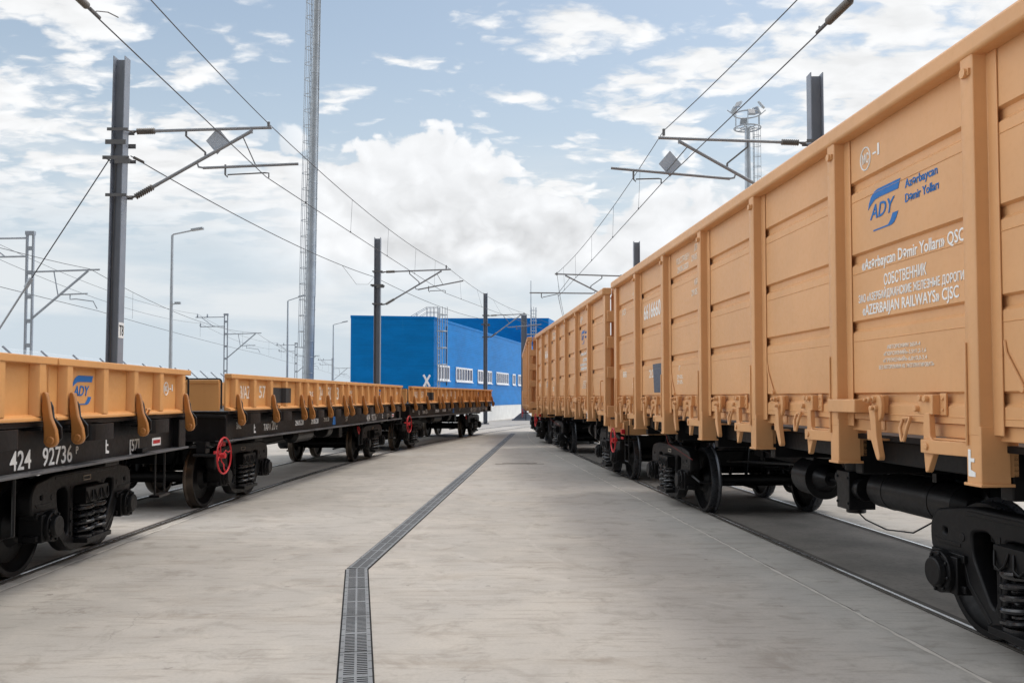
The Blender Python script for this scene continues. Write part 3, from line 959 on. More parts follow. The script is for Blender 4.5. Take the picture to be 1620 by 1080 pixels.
    writing('coupling_note', [('АВТОРЕЖИМ 265А-4', 3.42, 2.045, .026, .44), ('«ПОРОЖНИЙ»-3,5т/1,2-1,6', 3.37, 1.998, .026, .56), ('«ГРУЖЕНЫЙ»-6,0т/3,0-3,4', 3.36, 1.951, .026, .58),
                                   ('БЕЗ АВТОРЕЖИМА НЕ ЭКСПЛУАТИРОВАТЬ', 3.30, 1.903, .026, .72)], 'pale', g_, n, PI)
    ring = [(n, 3.14 + .075 * math.cos(a), 3.49 + .085 * math.sin(a)) for a in [2 * PI * i / 28 for i in range(28)]]
    mb = MB(); mb.tube(ring, .006, 6, True)
    lane(mb.build('ring_mark', 'white', g_))
    writing('ring_lettering', [('МС', 3.09, 3.455, .07, .10), ('-I', 3.25, 3.47, .085, .10)], 'white', g_, n, PI)
    writing('wagon_number', [('6616660', -4.28, 2.92, .225, 1.08)], 'white', g_, n, PI)
    writing('service_dates', [('ПОСТРОЕН', -2.28, 3.50, .075, .62), ('29.05.2020', -2.24, 3.385, .075, .54), ('ДР', -1.42, 3.56, .07, .14), ('29.05.20', -1.56, 3.44, .075, .40),
                                   ('КР', -1.42, 3.12, .07, .14), ('29.05.20', -1.56, 2.995, .075, .40),
                                   ('Г', -2.2, 2.06, .06, .07), ('29.05.', -2.3, 1.95, .05, .3), ('29.05.', -2.3, 1.88, .05, .3)], 'pale', g_, n, PI)
    writing('load_marks', [('АЗ', -6.0, 3.15, .10, .28), ('57', -5.1, 3.36, .10, .2), ('88', -5.95, 2.05, .10, .3), ('57', -5.15, 1.86, .08, .26), ('20', -3.95, 2.0, .12, .3)], 'pale', g_, n, PI)
    mb = MB(); mb.prism([(-3.70, 2.20), (-2.95, 2.20), (-2.95, 1.77), (-3.62, 1.77)], 1.503, 1.506, 'X')
    lane(mb.build('notice_plate', 'slate', g_))
    jk = [(0, 0), (.052, .0), (.052, .02), (.018, .03), (.018, .065), (.045, .065), (.045, .082), (.018, .082), (.018, .12), (0, .12)]
    me = flat_mesh([[(4.53 + a * 1.3, 1.24 + b * 1.3) for a, b in jk]], .001)
    me.transform(Matrix.Translation((1.6005, 0, 0)) @ YZ)
    lane(link_mesh('jacking_mark', me, 'white', g_, smooth=False))
    return g_


gon = make_gondola()
gl = ['tall tan open wagon nearest the camera, with blue emblem and white company lettering',
      'second tall tan open wagon, coupled beyond the one with the lettering',
      'third tall tan open wagon, seen edge-on beside the blue building']
for i in range(3):
    s = 9.47 + 13.92 * i
    p, h = right_track(s)
    o = gon if i == 0 else dup(gon)
    o.location = p; o.rotation_euler = (0, 0, -h)
    tag(o, gl[i], 'wagon', 'tall tan open wagons')


# ------------------------------------------------------------------ flat wagon
def make_flat():
    f = empty('flat_wagon')
    HL = 6.70
    Z0, Z1 = 1.50, 2.04

    def both(o):
        o2 = dup(o, f); o2.rotation_euler = (0, 0, PI); return o
    BOARDS = [(-6.68, 3.58), (-3.08, 3.06), (.02, 3.06), (3.10, 3.58)]
    for k in range(4):
        u0, BL = BOARDS[k]; u1 = u0 + BL
        PT = [u0 + .24 + q * (BL - .48) / 4 for q in range(5)]
        root = empty('drop_side', (0, 0, 0), 0, f)
        mb = MB()
        mb.box(1.475, 1.50, u0, u1, Z0, Z1 - .03)
        mb.box(1.475, 1.585, u0, u1, Z1 - .065, Z1)
        mb.prism([(1.475, Z0), (1.58, Z0), (1.58, Z0 + .03), (1.52, Z0 + .055), (1.475, Z0 + .055)], u0, u1, 'Y')
        mb.build('board', 'orange', root, .008)
        for q in range(5):
            u = PT[q]
            mb = MB()
            mb.prism([(1.50, u - .085), (1.565, u - .062), (1.575, u - .05), (1.575, u + .05), (1.565, u + .062), (1.50, u + .085)], Z0 + .04, Z1 - .06, 'Z')
            mb.build('stiffener', 'orange', root, .004)
        both(root)
        for q in (0, 2, 4):
            u = PT[q]
            lv = empty('side_latch', (0, 0, 0), 0, f)
            prof = [(1.585, 1.735), (1.600, 1.748), (1.622, 1.735), (1.634, 1.69), (1.662, 1.53), (1.704, 1.43), (1.716, 1.35)]
            prof += [(1.660 + .056 * math.cos(a), 1.338 + .056 * math.sin(a)) for a in [R(-10 - 20 * i) for i in range(9)]]
            prof += [(1.604, 1.42), (1.598, 1.50), (1.585, 1.60)]
            mb = MB(); mb.prism(prof, u - .04, u + .012, 'Y')
            mb.cyl((1.660, u - .052, 1.340), (1.660, u + .03, 1.340), .036, n=14)
            mb.build('latch_arm', 'lever', lv, .010)
            mb = MB()
            mb.prism([(1.585, 1.665), (1.625, 1.665), (1.645, 1.62), (1.655, 1.53), (1.72, 1.45), (1.725, 1.36), (1.70, 1.33), (1.60, 1.33), (1.585, 1.40)], u + .028, u + .055, 'Y')
            mb.box(1.44, 1.60, u - .06, u + .035, 1.42, 1.45)
            mb.build('latch_bracket', 'black', lv, .006)
            both(lv)
        for q in (0, 2):
            u = PT[q] + .20
            mb = MB()
            pts = round_poly([(1.50, u), (1.70, u), (1.70, u + .50), (1.50, u + .50)], .06, 3)
            k_ = len(pts)
            for z0, z1, ff in ((1.305, 1.452, 1),):
                o_ = len(mb.v)
                for z in (z0, z1):
                    mb.v += [(p_, q_, z) for p_, q_ in pts] + [(1.50 + (p_ - 1.50) * .93, u + .25 + (q_ - u - .25) * .955, z) for p_, q_ in pts]
                for i in range(k_ - 1):
                    A_, B_, C_, D_ = o_ + i, o_ + k_ + i, o_ + 2 * k_ + i, o_ + 3 * k_ + i
                    for fc in ((A_, A_ + 1, C_ + 1, C_), (B_, D_, D_ + 1, B_ + 1), (A_, B_, B_ + 1, A_ + 1), (C_, C_ + 1, D_ + 1, D_)):
                        mb.f.append(fc); mb.mi.append(0)
            mb.box(1.44, 1.66, u + .02, u + .48, 1.38, 1.392)
            both(mb.build('stake_pocket', 'black', f, .006))
        mb = MB(); u = PT[2] + .22
        mb.tube([(1.59, u - .05, 1.50), (1.62, u - .05, 1.57), (1.62, u + .05, 1.57), (1.59, u + .05, 1.50)], .012, 6)
        both(mb.build('pull_handle', 'orange', f))
    # sill
    mb = MB()
    mb.box(1.36, 1.55, -HL, HL, 1.455, 1.495)
    mb.box(1.40, 1.44, -HL, HL, 1.08, 1.455)
    both(mb.build('side_sill', 'black', f, .006))
    mb = MB(); mb.box(1.36, 1.56, -HL, HL, 1.055, 1.08)
    both(mb.build('sill_flange', 'flange', f, .005))
    mb = MB(); mb.box(1.442, 1.52, 5.24, 5.40, 1.085, 1.135)
    both(mb.build('rope_cleat', 'black', f, .006))
    # ends
    for sg in (-1, 1):
        e = empty('end_board', (0, 0, 0), 0, f)
        mb = MB()
        y0, y1 = sorted((sg * (HL - .02), sg * (HL + .03)))
        mb.box(-1.42, 1.42, y0, y1, 1.50, 1.94)
        mb.box(-1.42, 1.42, *sorted((sg * (HL - .03), sg * (HL + .05))), 1.90, 1.95)
        mb.build('board', 'orange', e, .008)
        mb = MB()
        mb.box(-1.52, 1.52, *sorted((sg * (HL - .25), sg * HL)), 1.06, 1.452)
        for x in (-.9, .9):
            mb.prism([(x - .05, 1.08), (x + .05, 1.08), (x * .62 + .05, 1.44), (x * .62 - .05, 1.44)], *sorted((sg * HL, sg * (HL + .03))), 'Y')
        mb.box(-1.52, 1.52, *sorted((sg * HL, sg * (HL + .04))), 1.40, 1.44)
        mb.build('headstock', 'black', f, .01)
        mb = MB()
        mb.tube([(-1.35 * sg, sg * (HL + .10), .98), (.2 * sg, sg * (HL + .10), .98), (.3 * sg, sg * (HL + .12), 1.1)], .016, 6)
        mb.box(*sorted((-1.28 * sg, -1.14 * sg)), *sorted((sg * HL, sg * (HL + .14))), .90, 1.06)
        mb.build('uncoupling_rod', 'black', f)
        mb = MB()
        xa, xb = 1.50, .95
        ya = sg * (HL + .14)
        mb.tube(round_corner([(xa, ya, 1.53), (xa, ya, 1.96), (xb, ya, 1.96), (xb, ya, 1.53)]), .013, 6)
        mb.build('handrail', 'black', f)
        coupler(f, sg * (HL - .05), sg)
        hose(f, sg * (HL - .05), sg, .35 * sg)
        mb = MB()
        for q in (-.16, .16): mb.tube([(1.36 * sg, sg * (HL - .45) + q, 1.06), (1.36 * sg, sg * (HL - .45) + q, .52)], .012, 6)
        mb.box(*sorted((1.30 * sg, 1.42 * sg)), sg * (HL - .45) - .18, sg * (HL - .45) + .18, .50, .53)
        mb.build('step_iron', 'black', f)
    mb = MB(); mb.box(-1.47, 1.47, -HL + .03, HL - .03, 1.44, 1.492)
    mb.build('floor', 'grime', f)
    mb = MB()
    for x in (-.35, .35): mb.prism([(-HL + .25, .98), (-4.2, .98), (-2.6, .74), (2.6, .74), (4.2, .98), (HL - .25, .98), (HL - .25, 1.43), (-HL + .25, 1.43)], x - .06, x + .06, 'X')
    for i in range(9):
        y = -5.9 + i * 1.475
        mb.box(-1.38, 1.38, y - .05, y + .05, 1.16, 1.435)
    for y in (-4.86, 4.86): mb.box(-1.35, 1.35, y - .18, y + .18, .98, 1.43)
    mb.build('underframe', 'grime', f, .01)
    mb = MB()
    mb.cyl((.75, -1.3, .92), (.75, -.2, .92), .165, n=24); mb.cyl((.75, -.2, .92), (.75, -.13, .92), .165, .08, 24); mb.cyl((.75, -1.3, .92), (.75, -1.37, .92), .165, .08, 24)
    for y in (-1.05, -.45): mb.box(.68, .82, y - .03, y + .03, .95, 1.4)
    mb.build('air_reservoir', 'black', f)
    mb = MB()
    mb.cyl((.75, .9, .95), (.75, 1.3, .95), .19, n=24); mb.cyl((.75, .86, .95), (.75, .5, .95), .03, n=10); mb.box(.66, .84, 1.0, 1.2, 1.0, 1.4)
    mb.build('brake_cylinder', 'black', f, .015)
    mb = MB(); mb.box(.62, .9, 2.0, 2.3, .72, 1.08); mb.cyl((.76, 2.3, .9), (.76, 2.42, .9), .09, n=16); mb.build('brake_valve', 'black', f, .015)
    mb = MB()
    mb.tube([(.95, -HL + .1, 1.0), (.95, HL - .1, 1.0)], .022, 8)
    mb.tube([(.55, -4.0, .75), (.6, .5, .88)], .018, 8); mb.tube([(.55, 4.0, .75), (.6, 1.2, .88)], .018, 8)
    mb.tube([(1.20, 2.8, 1.05), (1.20, 2.8, .50), (1.20, 3.15, .50), (1.20, 3.15, 1.05)], .016, 6)
    mb.build('brake_pipe', 'black', f)
    mb = MB()
    mb.tube([(1.30, 2.20, .98), (1.33, 2.16, .86), (1.33, 2.26, .80), (1.33, 2.34, .90), (1.30, 2.30, .98)], .012, 6)
    mb.build('release_handle', 'red', f)
    make_bogie(f, -4.86); make_bogie(f, 4.86)
    hand_wheel(f, -6.86, 1.56, .87, .255)
    # writing
    n = 1.503
    def bay(k, q): return BOARDS[k][0] + .24 + q * (BOARDS[k][1] - .48) / 4       # left post of the bay
    logo(f, bay(3, 0) + .20, 1.63, .44, .28, n)
    ring = [(n, bay(3, 3) + .34 + .075 * math.cos(a), 1.80 + .075 * math.sin(a)) for a in [2 * PI * i / 24 for i in range(24)]]
    mb = MB(); mb.tube(ring, .006, 6, True); mb.build('ring_mark', 'white', f)
    writing('ring_lettering', [('МС', bay(3, 3) + .295, 1.77, .06, .09), ('-I', bay(3, 3) + .45, 1.775, .08, .12)], 'white', f, n)
    writing('board_lettering', [('3/AZ', bay(0, 0) + .31, 1.68, .19, .43), ('57', bay(0, 1) + .36, 1.69, .19, .30),
                                ('20', bay(1, 0) + .28, 1.72, .09, .36)], 'pale', f, n)
    writing('board_number', [('24', bay(1, 1) + .32, 1.65, .26, .31), ('30', bay(1, 2) + .32, 1.65, .26, .31), ('3', bay(1, 3) + .36, 1.65, .26, .18)], 'pale', f, n)
    writing('small_lettering', [('29.05.20', bay(2, 0) + .2, 1.78, .07, .4), ('29.05.20', bay(2, 0) + .2, 1.66, .07, .4)], 'pale', f, n)
    pu = bay(0, 3)
    mb = MB(); mb.box(n - .002, n + .001, bay(0, 2) + .09, pu - .088, 1.60, 1.86); mb.box(n - .002, n + .001, pu + .088, bay(0, 4) - .33, 1.60, 1.86)
    mb.prism([(1.501, pu - .088), (1.568, pu - .064), (1.578, pu - .051), (1.578, pu + .051), (1.568, pu + .064), (1.501, pu + .088)], 1.60, 1.86, 'Z')
    mb.build('notice_plate', 'soot', f)
    n = 1.442
    writing('wagon_number', [('424', 2.60, 1.105, .155, .34), ('92736', 3.14, 1.105, .155, .56)], 'white', f, n)
    writing('sill_lettering', [('P', 3.78, 1.17, .07, .05), ('[57]', 5.08, 1.115, .125, .27), ('ТАРА', -4.9, 1.15, .10, .36), ('20', -4.5, 1.15, .15, .18), ('т', -4.28, 1.15, .08, .07),
                               ('29.05.20', -3.2, 1.18, .09, .5), ('29.05.20', -2.2, 1.18, .09, .5), ('29.05.20', -1.3, 1.2, .08, .4), ('57', .5, 1.16, .1, .2), ('3/AZ', -6.1, 1.22, .1, .2)], 'white', f, n)
    for u in (4.45, -5.35):
        me = flat_mesh([[(u + a * 1.25, 1.13 + b * 1.15) for a, b in [(0, 0), (.065, .0), (.065, .02), (.018, .03), (.018, .065), (.05, .065), (.05, .082), (.018, .082), (.018, .12), (0, .12)]]], .001)
        me.transform(Matrix.Translation((n, 0, 0)) @ YZ)
        link_mesh('jacking_mark', me, 'white', f, smooth=False)
    mb = MB(); mb.box(n, n + .003, 5.74, 6.02, 1.135, 1.225); mb.build('label_plate', 'white', f)
    mb = MB(); mb.box(n + .003, n + .006, 5.77, 5.99, 1.16, 1.20); mb.build('label_text', 'red', f)
    me = flat_mesh([[(-.62, 1.11), (-.36, 1.11), (-.43, 1.34), (-.55, 1.34)]], .001); me.transform(Matrix.Translation((n, 0, 0)) @ YZ)
    link_mesh('blue_mark', me, 'blue', f, smooth=False)
    return f


def round_corner(pts, r=.05):
    out = [Vector(pts[0])]
    for i in range(1, len(pts) - 1):
        a, p, b = Vector(pts[i - 1]), Vector(pts[i]), Vector(pts[i + 1])
        s, e = p + (a - p).normalized() * r, p + (b - p).normalized() * r
        for j in range(5):
            t = j / 4
            out.append((1 - t) ** 2 * s + 2 * t * (1 - t) * p + t * t * e)
    return out + [Vector(pts[-1])]


flat = make_flat()
fl = ['nearest low-sided orange flat wagon, with blue emblem on its board and number 424 92736',
      'middle low-sided orange flat wagon, with white 24 30 3 on its boards',
      'farthest low-sided orange flat wagon, in front of the blue building']
for i in range(3):
    y = (4.42, 19.5, 34.1)[i]
    p, h = left_track(y)
    o = flat if i == 0 else dup(flat)
    o.location = p; o.rotation_euler = (0, 0, -h)
    tag(o, fl[i], 'wagon', 'low-sided orange flat wagons')


# ------------------------------------------------------------------ overhead line
def ibeam(mb, x, y, z0, z1, h=.28, fl_=.28, t=.018, rz=0):
    c, s_ = math.cos(rz), math.sin(rz)
    mx = Matrix(((c, -s_, 0, x), (s_, c, 0, y), (0, 0, 1, 0), (0, 0, 0, 1)))
    mb.box(-h / 2 + t, h / 2 - t, -t / 2, t / 2, z0, z1 - .04, mx)
    mb.box(-h / 2, -h / 2 + t, -fl_ / 2, fl_ / 2, z0, z1, mx)
    mb.box(h / 2 - t, h / 2, -fl_ / 2, fl_ / 2, z0, z1, mx)


def insulator(mb, a, b, r=.055, n=9):
    a, b = Vector(a), Vector(b)
    mb.cyl(a, b, r * .45, n=10)
    for i in range(n):
        t0, t1 = (i + .15) / n, (i + .75) / n
        mb.cyl(a.lerp(b, t0), a.lerp(b, t1), r, r * .75, 14)


def make_mast(base, side, zt, zb, reach_top, reach_low, label, group, plate=True, ibh=.28, ztop=None, lowz=None, number=False, rz=0, contact=None, lean=0.0):
    """side=+1: arms towards +x. base=(x,y)."""
    root = empty('catenary_mast', (base[0], base[1], 0), rz)
    root.rotation_euler = (0, lean, rz)
    ztop = ztop or 8.15
    mb = MB(); ibeam(mb, 0, 0, 0, ztop, ibh, ibh)
    mb.box(-.25, .25, -.25, .25, .012, .04)
    for q in ((-.2, -.2), (.2, -.2), (-.2, .2), (.2, .2)): mb.cyl((*q, .04), (*q, .10), .02, n=8)
    mb.build('column', 'mast', root, .003)
    mb = MB()
    mb.box(*sorted((side * -.02, side * (ibh / 2 + .16))), -.17, -.15, zt - .68, zt - .60); mb.box(-ibh / 2 - .14, ibh / 2 + .14, -.165, -.150, zt - .60, zt - .53)
    for q in (-1, 1): mb.cyl((q * (ibh / 2 + .10), -.19, zt - .565), (q * (ibh / 2 + .10), .16, zt - .565), .014, n=6)
    mb.box(-ibh / 2 - .14, ibh / 2 + .14, .150, .165, zt - .60, zt - .53)
    mb.tube([(-.05, -.03, zt - .6), (-.07, -.04, 4.0), (-.05, -.03, .3)], .010, 5)
    mb.build('mast_clamp', 'fitting', root)
    s = side
    x0 = s * (ibh / 2)
    for z in (zt, zb):
        mb = MB()
        mb.box(*sorted((-s * (ibh / 2 + .07), s * (ibh / 2 + .10))), -.155, -.143, z - .03, z + .03)
        mb.box(*sorted((-s * (ibh / 2 + .07), s * (ibh / 2 + .10))), .143, .155, z - .03, z + .03)
        mb.tube([(x0, -.15, z), (x0 + s * .17, 0, z - .02), (x0, .15, z)], .018, 6)
        mb.cyl((x0 + s * .10, 0, z), (x0 + s * .24, 0, z), .022, n=8)
        mb.build('bracket_clamp', 'fitting', root)
    # top tube with insulator
    p0 = Vector((x0 + s * .22, 0, zt)); pt = Vector((x0 + s * reach_top, 0, zt + .10))
    dirv = (pt - p0).normalized()
    mb = MB(); insulator(mb, p0, p0 + dirv * .36, .066); mb.build('insulator', 'insul', root)
    mb = MB()
    mb.cyl(p0 + dirv * .34, p0 + dirv * .46, .034, n=12); mb.cyl(p0 + dirv * .44, pt, .031, n=12); mb.cyl(pt, pt + dirv * .03, .034, n=12)
    mb.build('top_tube', 'tube', root)
    # diagonal
    q0 = Vector((x0 + s * .22, 0, zb)); qt = p0 + dirv * ((reach_top - .22) * .86) + Vector((0, 0, -.06))
    qd = (qt - q0).normalized()
    mb = MB(); insulator(mb, q0, q0 + qd * .40, .066); mb.build('insulator', 'insul', root)
    mb = MB(); mb.cyl(q0 + qd * .38, q0 + qd * .52, .036, n=12); mb.cyl(q0 + qd * .50, qt, .034, n=12); mb.cyl(qt + Vector((0, 0, .08)), qt - Vector((0, 0, .04)), .03, n=8)
    mb.build('diagonal_tube', 'tube', root)
    L = (qt - q0).length
    m1 = q0 + qd * (L * .60)
    mb = MB()
    a = p0 + dirv * (reach_top * .34)
    mb.cyl(a + Vector((0, 0, -.03)), a + Vector((0, 0, -.12)), .022, n=8)
    mb.cyl(a + Vector((0, 0, -.12)), m1 + Vector((0, 0, .10)), .018, n=8)
    mb.cyl(m1 + Vector((0, 0, .10)), m1, .022, n=8)
    mb.build('stay', 'fitting', root)
    # registration tube
    r0 = q0 + qd * (L * .53); r0.z -= .06
    re = Vector((x0 + s * reach_low, 0, (lowz or (zb + .72))))
    mb = MB(); mb.tube([r0 + Vector((0, 0, .05)), r0 + Vector((s * .03, 0, -.04)), r0 + Vector((s * .15, 0, -.06))], .02, 8); mb.cyl(r0 + Vector((s * .12, 0, -.06)), re, .028, n=12)
    mb.build('registration_tube', 'tube', root)
    mb = MB()
    rd = (re - r0)
    if contact is None:
        c0 = r0 + rd * .28; c1 = Vector((r0.x + rd.x * .62, 0, c0.z - .30))
    else:
        c1 = Vector(contact) - Vector((base[0], base[1], 0))
        c1.y = 0
        fr = .28 if side > 0 else .82
        c0 = r0 + rd * fr
    mb.cyl(c0, c0 + Vector((0, 0, -.20)), .020, n=8)
    c0b = Vector((c0.x + (.05 if c1.x > c0.x else -.05), 0, c0.z - .20))
    mb.tube([c0 + Vector((0, 0, -.2)), c0b + Vector((0, 0, -.05)), c0b, c0b + (c1 - c0b) * .9 + Vector((0, 0, .10)), c1 + Vector((0, 0, .10)), c1 + Vector((0, 0, .01))], .014, 8)
    mb.build('steady_arm', 'fitting', root)
    mb = MB()
    h = p0 + dirv * (reach_top * .78); mb.tube([qt + qd * -.2, (re + r0) * .5 + Vector((s * .15, 0, 0))], .012, 6)
    mb.build('hanger', 'fitting', root)
    if plate:
        mb = MB()
        cx = x0 + s * reach_top * (.63 if side > 0 else .93)
        zc = zt - (.16 if side > 0 else .42)
        mb.prism([(cx - .23, zc), (cx, zc + .27), (cx + .23, zc), (cx, zc - .27)], .05, .056, 'Y')
        mb.build('diamond_sign', 'plate', root)
    if number:
        mb = MB(); mb.box(ibh / 2 + .002, ibh / 2 + .006, -.12, .12, 2.86, 3.16); pl_ = mb.build('number_plate', 'white', root)
        me = text_mesh('T8', .2, .19); me.transform(Matrix.Translation((ibh / 2 + .008, -.095, 2.91)) @ YZ)
        link_mesh('number', me, 'soot', pl_, smooth=False)
    tag(root, label, 'mast', group)
    return root


GM = 'grey catenary masts along the two tracks'
mL1 = at(179, 560, 17.2); mL2 = at(597, 500, 36); mL3 = at(768, 560, 55.4)
mR1 = at(1290, 200, 17.75); mR2 = at(1007, 400, 37)
cL = [Vector((-4.45, -2, 5.97)), at(421, 280, 17.2), at(704.5, 463.5, 36), at(850, 517, 55.4), Vector((8.5, 78, 5.97))]
mssL = [Vector((-4.35, -2, 7.0)), at(425, 196, 17.2), at(706, 421, 36), at(829, 495, 55.4), Vector((8.5, 78, 7.0))]
cR = [Vector((4.55, -2, 5.97)), at(1046, 291, 17.75), at(883, 469, 37), Vector((3.6, 58, 5.97)), Vector((8.5, 80, 5.97))]
mssR = [Vector((4.9, -2, 7.0)), at(1050, 207, 17.75), at(881, 432, 37), Vector((3.5, 58, 7.0)), Vector((8.4, 80, 7.0))]
make_mast((mL1.x, mL1.y), 1, at(205, 208, 17.2).z, at(205, 311, 17.2).z, 2.85, 3.42, 'tall grey catenary mast with plate T8, behind the nearest flat wagon', GM, True, .24, at(196, 92, 17.2).z, at(480, 257, 17.2).z, True, contact=cL[1], lean=R(.5))
make_mast((mL2.x, mL2.y), 1, at(605, 430, 36).z, at(605, 481, 36).z, 2.85, 3.4, 'grey catenary mast in front of the dark end of the blue building', GM, False, .26, at(598, 376, 36).z, at(738, 444, 36).z, contact=cL[2])
make_mast((mL3.x, mL3.y), 1, at(775, 499, 55.4).z, at(775, 533, 55.4).z, 2.4, 3.4, 'grey catenary mast in front of the blue building windows', GM, False, .26, at(768, 463, 55.4).z, at(850, 513, 55.4).z, contact=cL[3])
make_mast((mR1.x, mR1.y), -1, at(1262, 226, 17.75).z, at(1262, 330, 17.75).z, 3.05, 4.05, 'dark grey catenary mast rising behind the tan wagon with the emblem', GM, True, .26, at(1290, 118, 17.75).z, at(955, 266, 17.75).z, contact=cR[1])
make_mast((mR2.x, mR2.y), -1, at(1000, 437, 37).z, at(1000, 486, 37).z, 3.3, 4.4, 'short-looking grey catenary mast tip above the nearest tan wagon', GM, False, .26, at(1007, 382, 37).z, at(838, 463, 37).z, contact=cR[2])
m4 = at(829, 600, 64.5)
root = empty('catenary_mast', (m4.x, m4.y, 0))
mb = MB(); ibeam(mb, 0, 0, 0, at(830, 497, 64.5).z, .42, .42); mb.box(-.9, .9, -.45, .45, .012, .10); mb.prism([(-.8, .1), (.8, .1), (.25, .55), (-.25, .55)], -.02, .02, 'Y'); mb.build('column', 'mast', root, .004)
mb = MB(); zz = at(850, 529, 64.5).z; mb.tube([(.2, 0, zz), (2.2, 0, zz + .06)], .05, 8); mb.tube([(.2, 0, zz - .6), (1.8, 0, zz)], .04, 8); mb.build('top_tube', 'tube', root)
tag(root, 'grey catenary mast with a flared foot, beside the edge-on tan wagon', 'mast', GM)


def span(mb, a, b, sag, r, n=16):
    mb.tube([a.lerp(b, i / n) - Vector((0, 0, 4 * sag * (i / n) * (1 - i / n))) for i in range(n + 1)], r, 6)


def overhead(ms, cs, who):
    root = empty('overhead_wire', (0, 0, 0))
    mb = MB()
    for i in range(4): span(mb, ms[i], ms[i + 1], .28, .0085)
    mb.build('messenger_wire', 'wire', root)
    mb = MB()
    for i in range(4): span(mb, cs[i], cs[i + 1], .02, .0085)
    mb.build('contact_wire', 'wire', root)
    for i in range(4):
        for t in (.12, .30, .5, .70, .88):
            a = ms[i].lerp(ms[i + 1], t) - Vector((0, 0, 4 * .28 * t * (1 - t)))
            b = cs[i].lerp(cs[i + 1], t) - Vector((0, 0, .08 * t * (1 - t)))
            if i == 0 and t > .4: continue
            mb = MB(); mb.tube([a, b], .004, 5); mb.cyl(b + Vector((0, 0, .03)), b - Vector((0, 0, .01)), .014, n=6); mb.build('dropper', 'wire', root)
    for i in (1, 2, 3):
        mb = MB(); mb.cyl(ms[i] + Vector((0, 0, -.10)), ms[i] + Vector((0, 0, .035)), .03, n=8); mb.build('wire_clamp', 'fitting', root)
    tag(root, who, 'overhead wire', 'overhead lines over the two tracks')


overhead(mssL, cL, 'overhead contact and messenger wire above the low-sided flat wagons')
overhead(mssR, cR, 'overhead contact and messenger wire above the tall tan wagons')
# section insulators on the contact wires
def section(p, q, label, big):
    dv = (q - p).normalized()
    root = empty('section_insulator', p)
    mb = MB(); insulator(mb, dv * .32, dv * (.32 + (.55 if big else .5)), .05 if big else .045, 14); mb.build('insulator', 'insul', root)
    mb = MB()
    mb.cyl(dv * .0, dv * .24, .022, n=8); mb.cyl(dv * .22, dv * .34, .014, n=8); mb.cyl(dv * .80, dv * 1.1, .02, n=8); mb.cyl(dv * .98, dv * 1.3, .045, n=8)
    s = Vector((dv.y, -dv.x, 0))
    mb.tube([dv * .14, dv * .06 + Vector((0, 0, .05)), dv * -.08 + s * -.06 + Vector((0, 0, .10)), dv * -.22 + s * -.12 + Vector((0, 0, .10))], .007, 6)
    mb.build('arcing_horn', 'fitting', root)
    tag(root, label, 'insulator', 'section insulators on the contact wires')


def on(cs, y):
    t = (y - cs[0].y) / (cs[1].y - cs[0].y); return cs[0].lerp(cs[1], t)
section(on(cR, 10.25), on(cR, 5), 'dark ribbed insulator on the contact wire above the tan wagon', True)
section(on(cL, 9.85), on(cL, 5), 'brown ribbed insulator on the contact wire above the flat wagons', False)

# feeder and guy wires on the left masts
fa, fb, fc_ = at(207, 247, 17.2), at(592, 438, 36), at(765, 505, 55.4)
root = empty('feeder_cable', (0, 0, 0))
mb = MB(); span(mb, fa, fb, .22, .011); span(mb, fb, fc_, .22, .011); mb.build('cable', 'wire', root)
mb = MB(); dv = (fb - fa).normalized(); insulator(mb, fa + dv * .12, fa + dv * .5, .03, 8); mb.build('insulator', 'insul', root)
pts = [fa.lerp(fb, .76), fa.lerp(fb, .86) - Vector((0, 0, .62)), fa.lerp(fb, .95) - Vector((0, 0, .42)), fb - Vector((0, 0, .02))]
pts[0].z -= 4 * .22 * .76 * .24
mb = MB(); mb.tube(pts, .006, 6); mb.build('jumper', 'wire', root)
tag(root, 'sagging feeder cable strung between the left grey masts', 'cable')
ga, gb, gc = at(177, 246, 17.2), at(50, 440, 17.2), at(-110, 690, 17.2)
root = empty('guy_wire', (0, 0, 0))
mb = MB(); mb.tube([ga, gb], .011, 6); mb.build('stay_wire', 'wire', root)
mb = MB(); mb.cyl(gb, gb.lerp(gc, .06), .045, n=8); mb.tube([gb.lerp(gc, .05), gc], .02, 6); mb.build('anchor_rod', 'galv', root)
mb = MB(); mb.box(ga.x - .06, ga.x + .34, ga.y - .17, ga.y - .15, ga.z + .18, ga.z + .27); mb.box(ga.x - .06, ga.x + .40, ga.y + .15, ga.y + .17, ga.z + .18, ga.z + .27); mb.cyl(ga, ga + Vector((.06, 0, .2)), .035, n=8); mb.build('anchor_clamp', 'fitting', root)
tag(root, 'slanting guy wire anchoring the mast with plate T8', 'guy wire')


# ------------------------------------------------------------------ tall lighting masts
def cage_ladder(mb, x, z0, z1, step, off=.14, rr=.34, side=-1, y=0, r=.012):
    for q in (-.2, .2): mb.cyl((x + side * off, y + q, z0), (x + side * off, y + q, z1), r * 1.2, n=6)
    z = z0 + .2
    while z < z1:
        mb.cyl((x + side * off, y - .2, z), (x + side * off, y + .2, z), r * .7, n=5); z += .35
    z = z0 + 2.2
    while z < z1 + .01:
        mb.tube([(x + side * (off + rr * (1 - math.cos(a))), y + .34 * math.cos(a - PI / 2) * (-1 if a < PI / 2 else -1) * 0 + .36 * math.sin(a) * 0 + (-.34 + .68 * a / PI), z) if False else (x + side * (off + 1.25 * rr * math.sin(a)), y - .34 * math.cos(a), z) for a in [PI * i / 10 for i in range(11)]], r, 5)
        z += step
    for a in (PI * .2, PI * .5, PI * .8):
        mb.cyl((x + side * (off + 1.25 * rr * math.sin(a)), y - .34 * math.cos(a), z0 + 2.2), (x + side * (off + 1.25 * rr * math.sin(a)), y - .34 * math.cos(a), z1), r * .8, n=5)


